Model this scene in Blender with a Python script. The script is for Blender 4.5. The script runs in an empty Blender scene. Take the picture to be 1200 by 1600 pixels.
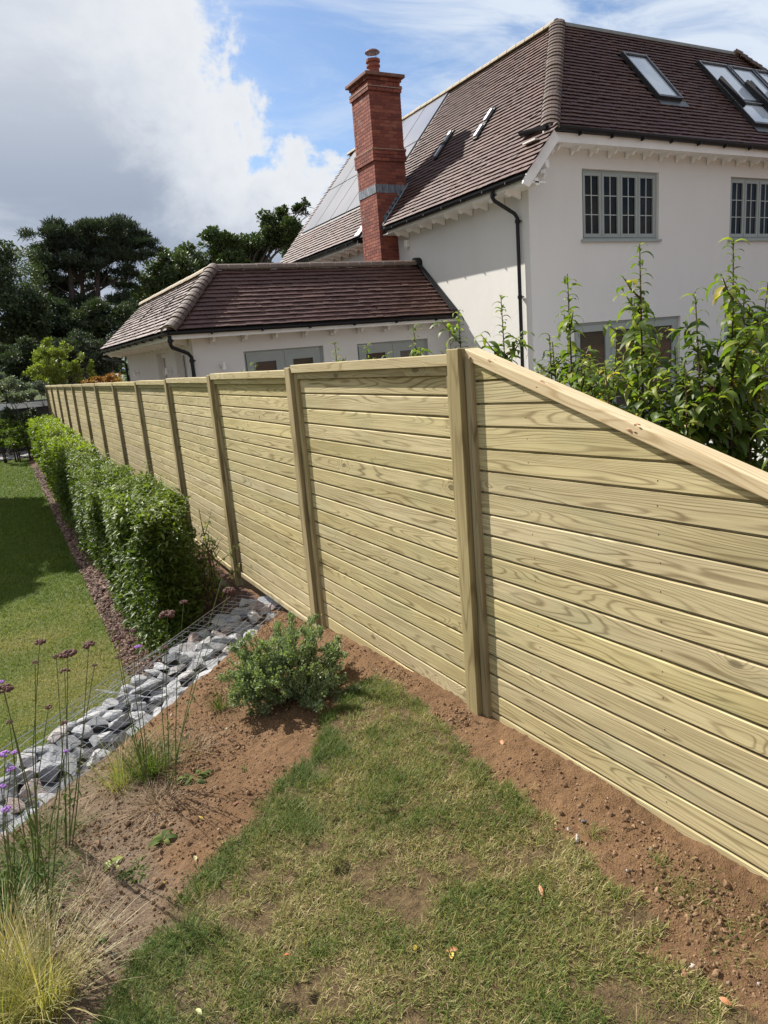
import bpy, math, random
import numpy as np
from mathutils import Matrix, Vector
random.seed(7); RNG = np.random.default_rng(7)
S = bpy.context.scene
COL = S.collection
rad = math.radians

# ------------------------------------------------------------------ camera
F = 1112.0
def nrm(v):
    v = np.array(v, float); return v / np.linalg.norm(v)
_up = -nrm([396, 4840, 1112])
_L = nrm([-610, -205, 1112]); _Y = nrm(_L - _L.dot(_up) * _up); _X = nrm(np.cross(_Y, _up))
RC = np.stack([_X, _Y, _up]); CAM = np.array([0, 0, 1.8])
def ray(u, v): return nrm(RC @ np.array([(u - 600) / F, (v - 800) / F, 1]))
def at(u, v, axis, val):
    """the point of the world plane <axis>=val that the photograph shows at pixel u, v"""
    r = ray(u, v); return CAM + r * (val - CAM[axis]) / r[axis]
cd = bpy.data.cameras.new('camera'); cam = bpy.data.objects.new('camera', cd); COL.objects.link(cam); S.camera = cam
xr, yu, zb = RC @ [1, 0, 0], RC @ [0, -1, 0], RC @ [0, 0, -1]
m = Matrix.Identity(4)
for i in range(3):
    m[i][0], m[i][1], m[i][2], m[i][3] = xr[i], yu[i], zb[i], CAM[i]
cam.matrix_world = m
cd.sensor_fit = 'VERTICAL'; cd.sensor_height = 36; cd.lens = 36 * F / 1600; cd.clip_start = .05; cd.clip_end = 3000

# ------------------------------------------------------------------ light
SUN_TO = nrm([-.42, .98, 1.02])
sun_el = math.asin(SUN_TO[2]); sun_az = math.atan2(SUN_TO[0], SUN_TO[1])
sd = bpy.data.lights.new('sun', 'SUN'); sun = bpy.data.objects.new('sun', sd); COL.objects.link(sun)
sd.energy = 5.0; sd.angle = rad(.55); sd.color = (1, .955, .88)
sun.rotation_euler = Vector(SUN_TO).to_track_quat('Z', 'Y').to_euler()
S.view_settings.view_transform = 'Standard'; S.view_settings.look = 'None'
S.view_settings.gamma = 1; S.view_settings.use_curve_mapping = False
S.view_settings.exposure = 0.82
S.cycles.use_adaptive_sampling = True
S.cycles.max_bounces = 6; S.cycles.diffuse_bounces = 3; S.cycles.glossy_bounces = 3; S.cycles.transparent_max_bounces = 8

class NT:
    """tiny node helper"""
    def __init__(s, tree): s.t = tree; s.n = tree.nodes; s.l = tree.links
    def new(s, ty, **kw):
        nd = s.n.new(ty)
        for k, v in kw.items():
            if k.startswith('i_'):
                key = k[2:]; key = int(key) if key.isdigit() else key
                s.put(nd.inputs[key], v)
            else: setattr(nd, k, v)
        return nd
    def put(s, sock, v):
        if isinstance(v, bpy.types.NodeSocket): s.l.new(v, sock)
        elif isinstance(v, bpy.types.Node): s.l.new(v.outputs[0], sock)
        else:
            if isinstance(v, (tuple, list)) and len(v) == 3 and sock.type == 'RGBA': v = (*v, 1)
            sock.default_value = v
    def math(s, op, a, b=0.0, c=None, clamp=False):
        nd = s.n.new('ShaderNodeMath'); nd.operation = op; nd.use_clamp = clamp
        s.put(nd.inputs[0], a); s.put(nd.inputs[1], b)
        if c is not None: s.put(nd.inputs[2], c)
        return nd.outputs[0]
    def mix(s, fac, a, b, mode='MIX'):
        nd = s.n.new('ShaderNodeMixRGB'); nd.blend_type = mode
        s.put(nd.inputs[0], fac); s.put(nd.inputs[1], a); s.put(nd.inputs[2], b); return nd.outputs[0]
    def noise(s, vec, scale, detail=4, rough=.55, dist=0.0, out=0):
        nd = s.n.new('ShaderNodeTexNoise')
        if vec is not None: s.put(nd.inputs['Vector'], vec)
        nd.inputs['Scale'].default_value = scale; nd.inputs['Detail'].default_value = detail
        nd.inputs['Roughness'].default_value = rough; nd.inputs['Distortion'].default_value = dist
        return nd.outputs[out]
    def mapr(s, v, a, b, c=0.0, d=1.0, smooth=False):
        nd = s.n.new('ShaderNodeMapRange'); nd.interpolation_type = 'SMOOTHSTEP' if smooth else 'LINEAR'
        for i, x in enumerate((v, a, b, c, d)): s.put(nd.inputs[i], x)
        return nd.outputs[0]
    def vscale(s, vec, sc, loc=(0, 0, 0)):
        nd = s.n.new('ShaderNodeMapping'); s.put(nd.inputs[0], vec)
        nd.inputs['Scale'].default_value = sc; s.put(nd.inputs['Location'], loc) if not isinstance(loc, tuple) else setattr(nd.inputs['Location'], 'default_value', loc)
        return nd.outputs[0]
    def ramp(s, v, stops):
        nd = s.n.new('ShaderNodeValToRGB'); s.put(nd.inputs[0], v)
        e = nd.color_ramp.elements
        while len(e) < len(stops): e.new(.5)
        for q, (p, c) in zip(e, stops): q.position = p; q.color = (*c, 1) if len(c) == 3 else c
        return nd.outputs[0]

# ------------------------------------------------------------------ world: Nishita sky with clouds
w = bpy.data.worlds.new('World'); S.world = w; w.use_nodes = True
N = NT(w.node_tree); N.n.clear()
sky = N.new('ShaderNodeTexSky', sky_type='NISHITA', sun_disc=False, sun_elevation=sun_el, sun_rotation=sun_az, altitude=60, air_density=1.0, dust_density=1.2, ozone_density=1.6)
gen = N.new('ShaderNodeTexCoord').outputs['Generated']
sep = N.new('ShaderNodeSeparateXYZ', i_0=gen)
SX, SY, SZ = sep.outputs
d1, d2, d3 = ray(330, 40), ray(452, 215), ray(560, 345)
pn = nrm(np.cross(d2 - d1, d3 - d1)); pc = pn.dot(d1)
if pn.dot(ray(100, 300)) < pc: pn, pc = -pn, -pc
zc = N.math('ADD', N.math('MAXIMUM', SZ, 0.0), .16)
cp = N.new('ShaderNodeCombineXYZ', i_0=N.math('DIVIDE', SX, zc), i_1=N.math('DIVIDE', SY, zc), i_2=0.0).outputs[0]
big = N.noise(gen, 5.5, 9, .58, .4)                     # billows
fine = N.noise(gen, 17.0, 8, .6, .3)
wisp = N.noise(N.vscale(cp, (1.2, 2.4, 1), (3.1, .7, 0)), 1.3, 9, .62, .9)
dot = N.new('ShaderNodeVectorMath', operation='DOT_PRODUCT', i_0=gen, i_1=tuple(pn)).outputs['Value']
side = N.math('SUBTRACT', dot, pc)
edge = N.math('ADD', side, N.math('ADD', N.math('MULTIPLY', N.math('SUBTRACT', big, .5), .25), N.math('MULTIPLY', N.math('SUBTRACT', fine, .5), .13)))
bank = N.mapr(edge, -.004, .022, smooth=True)
thin = N.math('MULTIPLY', N.mapr(side, -.22, -.06, 1.0, .42, smooth=True), N.mapr(N.math('ADD', wisp, N.math('MULTIPLY', N.mapr(side, -.30, -.12), -.10)), .33, .60, smooth=True))
depth = N.mapr(edge, .0, .15, smooth=True)
core = N.math('MULTIPLY', depth, N.mapr(N.noise(N.vscale(gen, (1, 1, 1.8)), 3.4, 7, .6, .6), .28, .62, .30, 1.0, smooth=True))
lowd = N.mapr(SZ, .08, .40, 1.0, .38, smooth=True)
core = N.math('MULTIPLY', core, lowd)
ccol = N.ramp(core, [(0, (9.2, 9.5, 9.9)), (.3, (7.4, 7.9, 8.7)), (.7, (4.5, 5.15, 6.3)), (1, (3.2, 3.85, 5.0))])
wcol = (8.0, 8.9, 10.2)
skyc = N.mix(1.0, sky.outputs[0], (1.25, 1.42, 1.60), 'MULTIPLY')
c = N.mix(thin, skyc, wcol); c = N.mix(bank, c, ccol)
bg = N.new('ShaderNodeBackground', i_Strength=.052); N.put(bg.inputs[0], c)
out = N.new('ShaderNodeOutputWorld'); N.l.new(bg.outputs[0], out.inputs[0])

# ------------------------------------------------------------------ mesh helpers
def np_mesh(name, V, Fs, smooth=False, rnd=None, mats=None, midx=None):
    """Fs: list of (n,k) int arrays"""
    me = bpy.data.meshes.new(name); V = np.asarray(V, np.float32)
    if not isinstance(Fs, list): Fs = [Fs]
    Fs = [np.asarray(f, np.int32) for f in Fs if len(f)]
    me.vertices.add(len(V)); me.vertices.foreach_set('co', V.ravel())
    loops = np.concatenate([f.ravel() for f in Fs]); tot = np.concatenate([np.full(len(f), f.shape[1]) for f in Fs])
    me.loops.add(len(loops)); me.loops.foreach_set('vertex_index', loops)
    st = np.concatenate([[0], np.cumsum(tot)[:-1]]).astype(np.int32)
    me.polygons.add(len(tot)); me.polygons.foreach_set('loop_start', st)
    try: me.polygons.foreach_set('loop_total', tot.astype(np.int32))
    except Exception: pass
    me.polygons.foreach_set('use_smooth', np.full(len(tot), smooth))
    if midx is not None: me.polygons.foreach_set('material_index', np.asarray(midx, np.int32))
    if rnd is not None:
        a = me.attributes.new('rnd', 'FLOAT', 'POINT'); a.data.foreach_set('value', np.asarray(rnd, np.float32))
    for mm in (mats or []): me.materials.append(mm)
    me.update(calc_edges=True); me.validate(); return me

def link(name, me, parent=None, mat=None, kind=None, loc=None):
    o = bpy.data.objects.new(name, me); COL.objects.link(o)
    if mat is not None and not me.materials: me.materials.append(mat)
    if parent is not None: o.parent = parent
    if kind: o['kind'] = kind
    if loc is not None: o.location = loc
    return o
def thing(name, label, cat, loc=(0, 0, 0), group=None):
    o = bpy.data.objects.new(name, None); COL.objects.link(o); o.location = loc; o.empty_display_size = .2
    o['label'] = label; o['category'] = cat
    if group: o['group'] = group
    bpy.context.view_layer.update()
    return o
def tag(o, label, cat, group=None):
    o['label'] = label; o['category'] = cat
    if group: o['group'] = group
    return o

class MB:
    def __init__(s): s.v = []; s.f = []; s.n = 0
    def add(s, V, Fc):
        s.v.extend([tuple(map(float, p)) for p in V]); s.f.extend([tuple(i + s.n for i in f) for f in Fc]); s.n = len(s.v)
    def box(s, lo, hi, M=None):
        x0, y0, z0 = lo; x1, y1, z1 = hi
        V = [(x0, y0, z0), (x1, y0, z0), (x1, y1, z0), (x0, y1, z0), (x0, y0, z1), (x1, y0, z1), (x1, y1, z1), (x0, y1, z1)]
        if M is not None: V = [tuple(M @ Vector(p)) for p in V]
        s.add(V, [(0, 3, 2, 1), (4, 5, 6, 7), (0, 1, 5, 4), (1, 2, 6, 5), (2, 3, 7, 6), (3, 0, 4, 7)])
    def prism(s, poly, dvec):
        n = len(poly); P = [np.array(p, float) for p in poly]; d = np.array(dvec, float)
        s.add([*P, *[p + d for p in P]], [tuple(range(n))[::-1], tuple(range(n, 2 * n))] + [(i, (i + 1) % n, (i + 1) % n + n, i + n) for i in range(n)])
    def tube(s, pts, r, k=6, cap=True):
        pts = [np.array(p, float) for p in pts]; n = len(pts)
        rs = r if hasattr(r, '__len__') else [r] * n
        V = []; ref = np.array([.13, .27, .95])
        for i, p in enumerate(pts):
            d = pts[min(i + 1, n - 1)] - pts[max(i - 1, 0)]; d = d / (np.linalg.norm(d) + 1e-9)
            a = np.cross(d, ref)
            if np.linalg.norm(a) < .15: a = np.cross(d, [1, 0, 0])
            a = a / np.linalg.norm(a); b = np.cross(d, a)
            for j in range(k):
                t = 2 * math.pi * j / k; V.append(p + rs[i] * (a * math.cos(t) + b * math.sin(t)))
        Fc = []
        for i in range(n - 1):
            for j in range(k): Fc.append((i * k + j, i * k + (j + 1) % k, (i + 1) * k + (j + 1) % k, (i + 1) * k + j))
        if cap: Fc += [tuple(range(k))[::-1], tuple(range((n - 1) * k, n * k))]
        s.add(V, Fc)
    def build(s, name, mat, parent=None, smooth=False, kind=None, loc=None, bevel=0):
        me = bpy.data.meshes.new(name); me.from_pydata(s.v, [], s.f); me.update()
        if smooth: me.polygons.foreach_set('use_smooth', [True] * len(me.polygons))
        o = link(name, me, parent, mat, kind, loc)
        if bevel:
            b = o.modifiers.new('edge', 'BEVEL'); b.width = bevel; b.segments = 2; b.limit_method = 'ANGLE'
        return o

def scatter(tV, tF, pos, rotm, scale, rnd=None):
    """copies of a template: tV (k,3), tF list of (m,j); pos (n,3), rotm (n,3,3), scale (n,) or (n,3)"""
    n = len(pos); k = len(tV); scale = np.asarray(scale)
    if scale.ndim == 1: scale = scale[:, None] * np.ones(3)
    V = tV[None] * scale[:, None, :]
    V = np.einsum('nij,nkj->nki', rotm, V) + pos[:, None, :]
    off = (np.arange(n) * k)[:, None, None]
    Fs = [(f[None] + off).reshape(-1, f.shape[1]) for f in tF]
    r = None if rnd is None else np.repeat(rnd, k)
    return V.reshape(-1, 3), Fs, r
def rot_zx(yaw, pitch, roll=None):
    n = len(yaw); cz, sz, cx, sx = np.cos(yaw), np.sin(yaw), np.cos(pitch), np.sin(pitch)
    Z = np.zeros((n, 3, 3)); Z[:, 0, 0] = cz; Z[:, 0, 1] = -sz; Z[:, 1, 0] = sz; Z[:, 1, 1] = cz; Z[:, 2, 2] = 1
    X = np.zeros((n, 3, 3)); X[:, 0, 0] = 1; X[:, 1, 1] = cx; X[:, 1, 2] = -sx; X[:, 2, 1] = sx; X[:, 2, 2] = cx
    R = Z @ X
    if roll is not None:
        cy, sy = np.cos(roll), np.sin(roll); Y = np.zeros((n, 3, 3)); Y[:, 0, 0] = cy; Y[:, 0, 2] = sy; Y[:, 1, 1] = 1; Y[:, 2, 0] = -sy; Y[:, 2, 2] = cy
        R = R @ Y
    return R
def vnoise(x, y, seed=0):
    """smooth lattice noise, -1..1"""
    xi, yi = np.floor(x).astype(np.int64), np.floor(y).astype(np.int64); fx, fy = x - xi, y - yi
    fx, fy = fx * fx * (3 - 2 * fx), fy * fy * (3 - 2 * fy)
    def h(a, b):
        q = (a * 374761393 + b * 668265263 + seed * 974711) & 0x7fffffff
        q = ((q ^ (q >> 13)) * 1274126177) & 0x7fffffff
        return ((q ^ (q >> 16)) & 0xffff) / 32767.5 - 1
    return (h(xi, yi) * (1 - fx) + h(xi + 1, yi) * fx) * (1 - fy) + (h(xi, yi + 1) * (1 - fx) + h(xi + 1, yi + 1) * fx) * fy
def fbm(x, y, o=4, seed=0):
    r = 0; a = 1
    for i in range(o): r = r + a * vnoise(x * 2 ** i + 17 * i, y * 2 ** i - 9 * i, seed + i); a *= .5
    return r / 1.9
def sstep(a, b, x):
    t = np.clip((x - a) / (b - a), 0, 1); return t * t * (3 - 2 * t)

# ------------------------------------------------------------------ materials
def mat(name, fn):
    m_ = bpy.data.materials.new(name); m_.use_nodes = True; M = NT(m_.node_tree)
    b = M.n['Principled BSDF']; fn(M, b); return m_
def bump(M, b, h, strength=.3, dist=.01):
    nd = M.new('ShaderNodeBump', i_Strength=strength, i_Distance=dist, i_Height=h); M.l.new(nd.outputs[0], b.inputs['Normal'])
def attr(M, n='rnd'): return M.new('ShaderNodeAttribute', attribute_name=n).outputs['Fac']
def simple(name, col, rough=.6, var=.12, scale=6, metal=0, spec=.5, bmp=0):
    def f(M, b):
        t = M.new('ShaderNodeTexCoord').outputs['Object']
        n_ = M.noise(t, scale, 5)
        v = M.mapr(n_, .3, .7, 1 - var, 1 + var)
        cc = M.mix(1, col, M.new('ShaderNodeCombineXYZ', i_0=v, i_1=v, i_2=v).outputs[0], 'MULTIPLY')
        M.put(b.inputs['Base Color'], cc); b.inputs['Roughness'].default_value = rough
        b.inputs['Metallic'].default_value = metal; b.inputs['Specular IOR Level'].default_value = spec
        if bmp: bump(M, b, n_, bmp)
    return mat(name, f)

def wood(name, light, mid, dark, along=1, ring=1.0, knots=True, rough=.75, green=0.0, cup=0.0):
    """sawn pine: stretched contour rings, fibre and a few knots, in the board's own coordinates"""
    def f(M, b):
        o = M.new('ShaderNodeTexCoord').outputs['Object']
        rnd = M.new('ShaderNodeObjectInfo').outputs['Random']
        off = M.new('ShaderNodeCombineXYZ', i_0=M.math('MULTIPLY', rnd, 31.0), i_1=M.math('MULTIPLY', rnd, 57.0), i_2=M.math('MULTIPLY', rnd, 23.0)).outputs[0]
        p = M.new('ShaderNodeVectorMath', operation='ADD', i_0=o, i_1=off).outputs[0]
        sc = [8.5, 8.5, 8.5]; sc[along] = .85
        ps = M.vscale(p, tuple(sc))
        f0 = M.noise(ps, 1.0, 2.6, .38, .12)
        vo = M.new('ShaderNodeTexVoronoi', feature='F1', i_Scale=1.0)
        sk = [8.0, 8.0, 8.0]; sk[along] = 3.6
        M.put(vo.inputs['Vector'], M.vscale(p, tuple(sk)))
        kd = M.mapr(vo.outputs['Distance'], 0, .42, 1, 0, smooth=True)
        ksel = M.math('GREATER_THAN', M.new('ShaderNodeSeparateColor', i_0=vo.outputs['Color']).outputs[0], .80)
        kk = M.math('MULTIPLY', kd, ksel)
        field = M.math('ADD', f0, M.math('MULTIPLY', kk, .24 if knots else 0))
        if cup:   # flat-sawn: rings crowd towards the board's edges
            zz = M.math('SUBTRACT', M.new('ShaderNodeSeparateXYZ', i_0=o).outputs[2], M.mapr(M.math('FRACT', M.math('MULTIPLY', rnd, 13.7)), 0, 1, .02, .08))
            field = M.math('ADD', field, M.math('MULTIPLY', M.math('MULTIPLY', zz, zz), cup))
        sb = [5.0, 5.0, 5.0]; sb[along] = .9
        rr = M.math('SINE', M.math('MULTIPLY', field, 96.0 * ring))
        rr = M.mapr(rr, -.2, 1.0, 0, 1)
        rr = M.math('POWER', rr, 2.6)
        sf = [170.0, 170.0, 170.0]; sf[along] = 3.5
        fib = M.noise(M.vscale(p, tuple(sf)), 1.0, 3, .6)
        sb = [5.0, 5.0, 5.0]; sb[along] = .9
        blot = M.noise(M.vscale(p, tuple(sb)), 1.0, 3, .5)
        tone = M.mapr(blot, .35, .65, 0, 1, smooth=True)
        cc = M.mix(tone, light, mid)
        cc = M.mix(M.math('MULTIPLY', rr, M.mapr(M.noise(M.vscale(p, tuple(sb)), 2.0, 2), .35, .65, .42, .88)), cc, dark)
        cc = M.mix(M.mapr(fib, .40, .68, 0, .42), cc, dark)
        kn = M.mapr(kk, .72, .88, 0, .65, smooth=True)
        cc = M.mix(kn if knots else 0.0, cc, tuple(q * .42 for q in dark))
        br = M.mapr(rnd, 0, 1, .90, 1.08)
        cc = M.mix(1, cc, M.new('ShaderNodeCombineXYZ', i_0=br, i_1=br, i_2=M.math('MULTIPLY', br, M.mapr(M.math('FRACT', M.math('MULTIPLY', rnd, 7.3)), 0, 1, .88, 1.06))).outputs[0], 'MULTIPLY')
        if green:
            gn = M.noise(M.vscale(p, (3, 1.2, 3)), 1.6, 4, .6)
            cc = M.mix(M.mapr(gn, .52, .7, 0, green), cc, (.30, .36, .22))
        M.put(b.inputs['Base Color'], cc); b.inputs['Roughness'].default_value = rough; b.inputs['Specular IOR Level'].default_value = .25
        bump(M, b, M.math('ADD', M.math('MULTIPLY', fib, .6), M.math('MULTIPLY', rr, .3)), .28, .0015)
    return mat(name, f)
m_plank = wood('treated_pine', (.575, .485, .285), (.49, .41, .225), (.185, .135, .062), green=.18, cup=80.0)
m_post = wood('weathered_post', (.40, .325, .19), (.31, .25, .14), (.17, .125, .062), along=2, ring=.5, knots=False)
m_rail = wood('treated_rail', (.52, .45, .27), (.46, .38, .21), (.28, .205, .10), knots=True)
m_raw = wood('raw_pine', (.62, .50, .33), (.55, .43, .27), (.36, .25, .13), ring=.8)
m_sleeper = wood('old_sleeper', (.20, .18, .165), (.14, .125, .115), (.06, .052, .045), ring=.6, knots=False)

def f_render(M, b):
    o = M.new('ShaderNodeTexCoord').outputs['Object']
    big_ = M.noise(o, .5, 5, .6); n2 = M.noise(o, 90, 4, .6); n3 = M.noise(M.vscale(o, (1, 1, .25)), 2.5, 6, .6)
    cc = M.mix(M.mapr(big_, .3, .7), (.70, .68, .64), (.66, .64, .60))
    cc = M.mix(M.mapr(n3, .5, .75, 0, .22), cc, (.58, .555, .51))
    M.put(b.inputs['Base Color'], cc); b.inputs['Roughness'].default_value = .9
    bump(M, b, M.math('ADD', n2, M.math('MULTIPLY', M.noise(o, 9, 4), 1.4)), .35, .004)
m_render = mat('white_render', f_render)
m_white = simple('white_paint', (.78, .765, .73), .55, .05, 4)
m_black = simple('black_plastic', (.012, .012, .014), .5, .25, 5, spec=.3)
m_sage = simple('sage_frame', (.30, .325, .30), .45, .05, 3)
m_bar = simple('pale_bar', (.46, .48, .45), .45, .04, 3)
m_alu = simple('dark_metal', (.05, .052, .055), .35, .2, 5, .4)
m_galv = simple('galvanised_wire', (.40, .41, .43), .42, .25, 30, .7)
def f_lead(M, b):
    o = M.new('ShaderNodeTexCoord').outputs['Object']; n_ = M.noise(M.vscale(o, (1, 1, .4)), 9, 6, .65)
    M.put(b.inputs['Base Color'], M.ramp(n_, [(.3, (.10, .115, .135)), (.55, (.22, .24, .27)), (.75, (.50, .51, .53))]))
    b.inputs['Metallic'].default_value = .35; b.inputs['Roughness'].default_value = .55; bump(M, b, n_, .2)
m_lead = mat('lead_flashing', f_lead)
def f_glass(M, b):
    o = M.new('ShaderNodeTexCoord').outputs['Object']
    M.put(b.inputs['Base Color'], M.mix(M.mapr(M.noise(o, 1.3, 3), .4, .6), (.006, .007, .009), (.02, .019, .018)))
    b.inputs['Roughness'].default_value = .03; b.inputs['IOR'].default_value = 1.5; b.inputs['Specular IOR Level'].default_value = .10
    bump(M, b, M.noise(o, 3.0, 2), .04, .01)
m_glass = mat('window_glass', f_glass)
def f_dglass(M, b):
    o = M.new('ShaderNodeTexCoord').outputs['Object']
    wv = M.new('ShaderNodeTexWave', wave_type='BANDS', bands_direction='Z', i_Scale=9.0, i_Distortion=.3, i_Vector=o)
    M.put(b.inputs['Base Color'], M.mix(wv.outputs['Fac'], (.045, .034, .028), (.085, .062, .05)))
    b.inputs['Roughness'].default_value = .04; b.inputs['IOR'].default_value = 1.5
m_dglass = mat('blind_behind_glass', f_dglass)
def f_vel(M, b):
    o = M.new('ShaderNodeTexCoord').outputs['Object']
    M.put(b.inputs['Base Color'], M.mix(M.mapr(M.noise(o, .9, 4), .35, .65), (.62, .66, .70), (.44, .50, .56)))
    b.inputs['Roughness'].default_value = .05; b.inputs['IOR'].default_value = 1.7
m_vel = mat('roof_window_glass', f_vel)
def f_pv(M, b):
    o = M.new('ShaderNodeTexCoord').outputs['Object']
    M.put(b.inputs['Base Color'], M.mix(M.mapr(M.noise(o, .6, 3), .35, .65), (.26, .245, .25), (.20, .195, .205)))  # pale grey base stands in for bright sky mirrored in the dark panels
    b.inputs['Roughness'].default_value = .12; b.inputs['IOR'].default_value = 2.2
m_pv = mat('solar_glass', f_pv)
def tilemat(name, c0, c1, c2):
    def f(M, b):
        o = M.new('ShaderNodeTexCoord').outputs['Object']; a = attr(M)
        cc = M.ramp(a, [(0, c0), (.5, c1), (1, c2)])
        n_ = M.noise(o, 26, 5, .65); n2 = M.noise(o, .8, 4, .6)
        cc = M.mix(M.mapr(n_, .35, .75, 0, .45), cc, tuple(q * .55 for q in c0))
        cc = M.mix(M.mapr(n2, .5, .72, 0, .35), cc, (.20, .095, .062))
        M.put(b.inputs['Base Color'], cc); b.inputs['Roughness'].default_value = .62; b.inputs['Specular IOR Level'].default_value = .45
        bump(M, b, n_, .3, .004)
    return mat(name, f)
m_tile = tilemat('clay_tile', (.078, .038, .031), (.102, .050, .040), (.126, .064, .050))
m_underlay = simple('roof_underlay', (.012, .009, .009), .9)
def f_bonnet(M, b):
    r = M.new('ShaderNodeObjectInfo').outputs['Random']; o = M.new('ShaderNodeTexCoord').outputs['Object']
    cc = M.mix(r, (.085, .054, .042), (.125, .083, .062)); cc = M.mix(M.mapr(M.noise(o, 30, 5), .4, .7, 0, .5), cc, (.07, .045, .035))
    M.put(b.inputs['Base Color'], cc); b.inputs['Roughness'].default_value = .7
m_bonnet = mat('bonnet_tile', f_bonnet)
m_buff = simple('buff_ridge', (.33, .27, .19), .8, .2, 14, bmp=.3)
m_mortar = simple('pale_mortar', (.36, .30, .22), .9, .18, 20, bmp=.3)
def f_brick(M, b):
    r = M.new('ShaderNodeObjectInfo').outputs['Random']; o = M.new('ShaderNodeTexCoord').outputs['Object']
    cc = M.ramp(r, [(0, (.135, .034, .024)), (.35, (.215, .052, .033)), (.7, (.27, .072, .044)), (1, (.34, .11, .066))])
    n_ = M.noise(o, 22, 6, .7)
    cc = M.mix(M.mapr(n_, .35, .7, 0, .5), M.mix(M.mapr(M.noise(M.new('ShaderNodeNewGeometry').outputs['Position'], 2.6, 5, .7), .60, .72, 0, .4), cc, (.45, .38, .34)), (.16, .04, .028))
    M.put(b.inputs['Base Color'], cc); b.inputs['Roughness'].default_value = .85; bump(M, b, n_, .5, .006)
m_brick = mat('red_brick', f_brick)
def f_brickst(M, b):
    a = attr(M); o = M.new('ShaderNodeTexCoord').outputs['Object']
    cc = M.ramp(a, [(0, (.135, .034, .024)), (.35, (.215, .052, .033)), (.7, (.27, .072, .044)), (1, (.34, .11, .066))])
    n_ = M.noise(o, 22, 6, .7); cc = M.mix(M.mapr(n_, .35, .7, 0, .5), M.mix(M.mapr(M.noise(M.new('ShaderNodeNewGeometry').outputs['Position'], 2.6, 5, .7), .60, .72, 0, .4), cc, (.45, .38, .34)), (.16, .04, .028))
    M.put(b.inputs['Base Color'], cc); b.inputs['Roughness'].default_value = .85; bump(M, b, n_, .5, .006)
m_brickst = mat('red_brick_mass', f_brickst)
m_bmortar = simple('brick_mortar', (.27, .17, .13), .95, .25, 10)
m_terra = simple('terracotta', (.23, .066, .042), .75, .2, 8)
def f_stone(M, b):
    r = M.new('ShaderNodeObjectInfo').outputs['Random']; o = M.new('ShaderNodeTexCoord').outputs['Object']
    cc = M.ramp(r, [(0, (.16, .165, .18)), (.4, (.28, .285, .30)), (.8, (.42, .42, .43)), (.9, (.40, .36, .33)), (.96, (.36, .23, .18))])
    n_ = M.noise(o, 11, 8, .7, .6)
    cc = M.mix(M.mapr(n_, .45, .62, 0, .75), cc, (.44, .44, .445)); cc = M.mix(M.mapr(M.noise(o, 5, 5), .52, .66, 0, .6), cc, (.12, .125, .14))
    M.put(b.inputs['Base Color'], cc); b.inputs['Roughness'].default_value = .8; bump(M, b, M.noise(o, 28, 8, .7), .7, .012)
m_stone = mat('gabion_stone', f_stone)

def leafmat(name, c0, c1, c2, rough=.42, trans=.30, objrnd=False, spec=.5):
    yel = (1.9, 1.35, .8) if 'laurel' in name else (1, 1, 1)
    def f(M, b):
        r = M.new('ShaderNodeObjectInfo').outputs['Random'] if objrnd else attr(M)
        cc = M.ramp(r, [(0, c0), (.5, c1), (.93, c2), (.975, c2), (.985, tuple(min(1, q * m_) for q, m_ in zip(c2, yel)))])
        M.put(b.inputs['Base Color'], cc); b.inputs['Roughness'].default_value = rough; b.inputs['Specular IOR Level'].default_value = spec
        t = M.new('ShaderNodeBsdfTranslucent'); M.put(t.inputs[0], M.mix(1, cc, (1.25, 1.45, .55), 'MULTIPLY'))
        mx = M.new('ShaderNodeMixShader', i_0=trans, i_1=b.outputs[0], i_2=t.outputs[0])
        M.l.new(mx.outputs[0], M.n['Material Output'].inputs[0])
    return mat(name, f)
m_laurel = leafmat('laurel_leaf', (.07, .11, .02), (.125, .175, .03), (.25, .27, .055), .48, .48, True, spec=.35)
m_laurels = leafmat('laurel_leaf_mass', (.07, .11, .02), (.125, .175, .03), (.25, .27, .055), .48, .48, spec=.35)
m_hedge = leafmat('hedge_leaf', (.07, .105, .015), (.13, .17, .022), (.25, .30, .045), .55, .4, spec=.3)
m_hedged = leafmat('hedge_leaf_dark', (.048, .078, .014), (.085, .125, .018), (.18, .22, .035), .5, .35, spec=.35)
m_sagebush = leafmat('grey_green_leaf', (.12, .165, .07), (.20, .255, .12), (.34, .38, .21), .6, .3)
m_pine = leafmat('pine_needle', (.024, .034, .022), (.040, .056, .030), (.072, .090, .044), .7, .16)
m_oak = leafmat('oak_leaf', (.032, .052, .016), (.055, .08, .024), (.10, .13, .038), .55, .2)
m_mid = leafmat('ash_leaf', (.06, .085, .034), (.085, .115, .045), (.13, .16, .065), .55, .2)
m_darkleaf = leafmat('yew_leaf', (.022, .036, .016), (.040, .058, .024), (.072, .092, .038), .7, .18)
m_bright = leafmat('golden_leaf', (.13, .16, .03), (.21, .25, .05), (.32, .35, .08), .5, .3)
m_silver = leafmat('silver_leaf', (.10, .125, .09), (.17, .20, .15), (.27, .30, .24), .5, .2)
m_orange = leafmat('orange_leaf', (.22, .08, .02), (.30, .12, .03), (.28, .20, .05), .5, .3)
m_dry = leafmat('dry_stem', (.16, .10, .07), (.26, .18, .11), (.38, .29, .17), .8, .15)
m_weed = leafmat('weed_leaf', (.045, .075, .018), (.08, .12, .028), (.15, .17, .05), .75, .3, spec=.15)
m_straw = leafmat('fountain_grass', (.17, .19, .045), (.30, .27, .09), (.48, .37, .17), .5, .35)
m_bark = simple('dark_bark', (.055, .042, .034), .9, .3, 12, bmp=.5)
m_pinebark = simple('pine_bark', (.055, .036, .030), .9, .3, 6, bmp=.5)
m_stem = simple('red_stem', (.085, .040, .026), .6, .3, 30)
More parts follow.
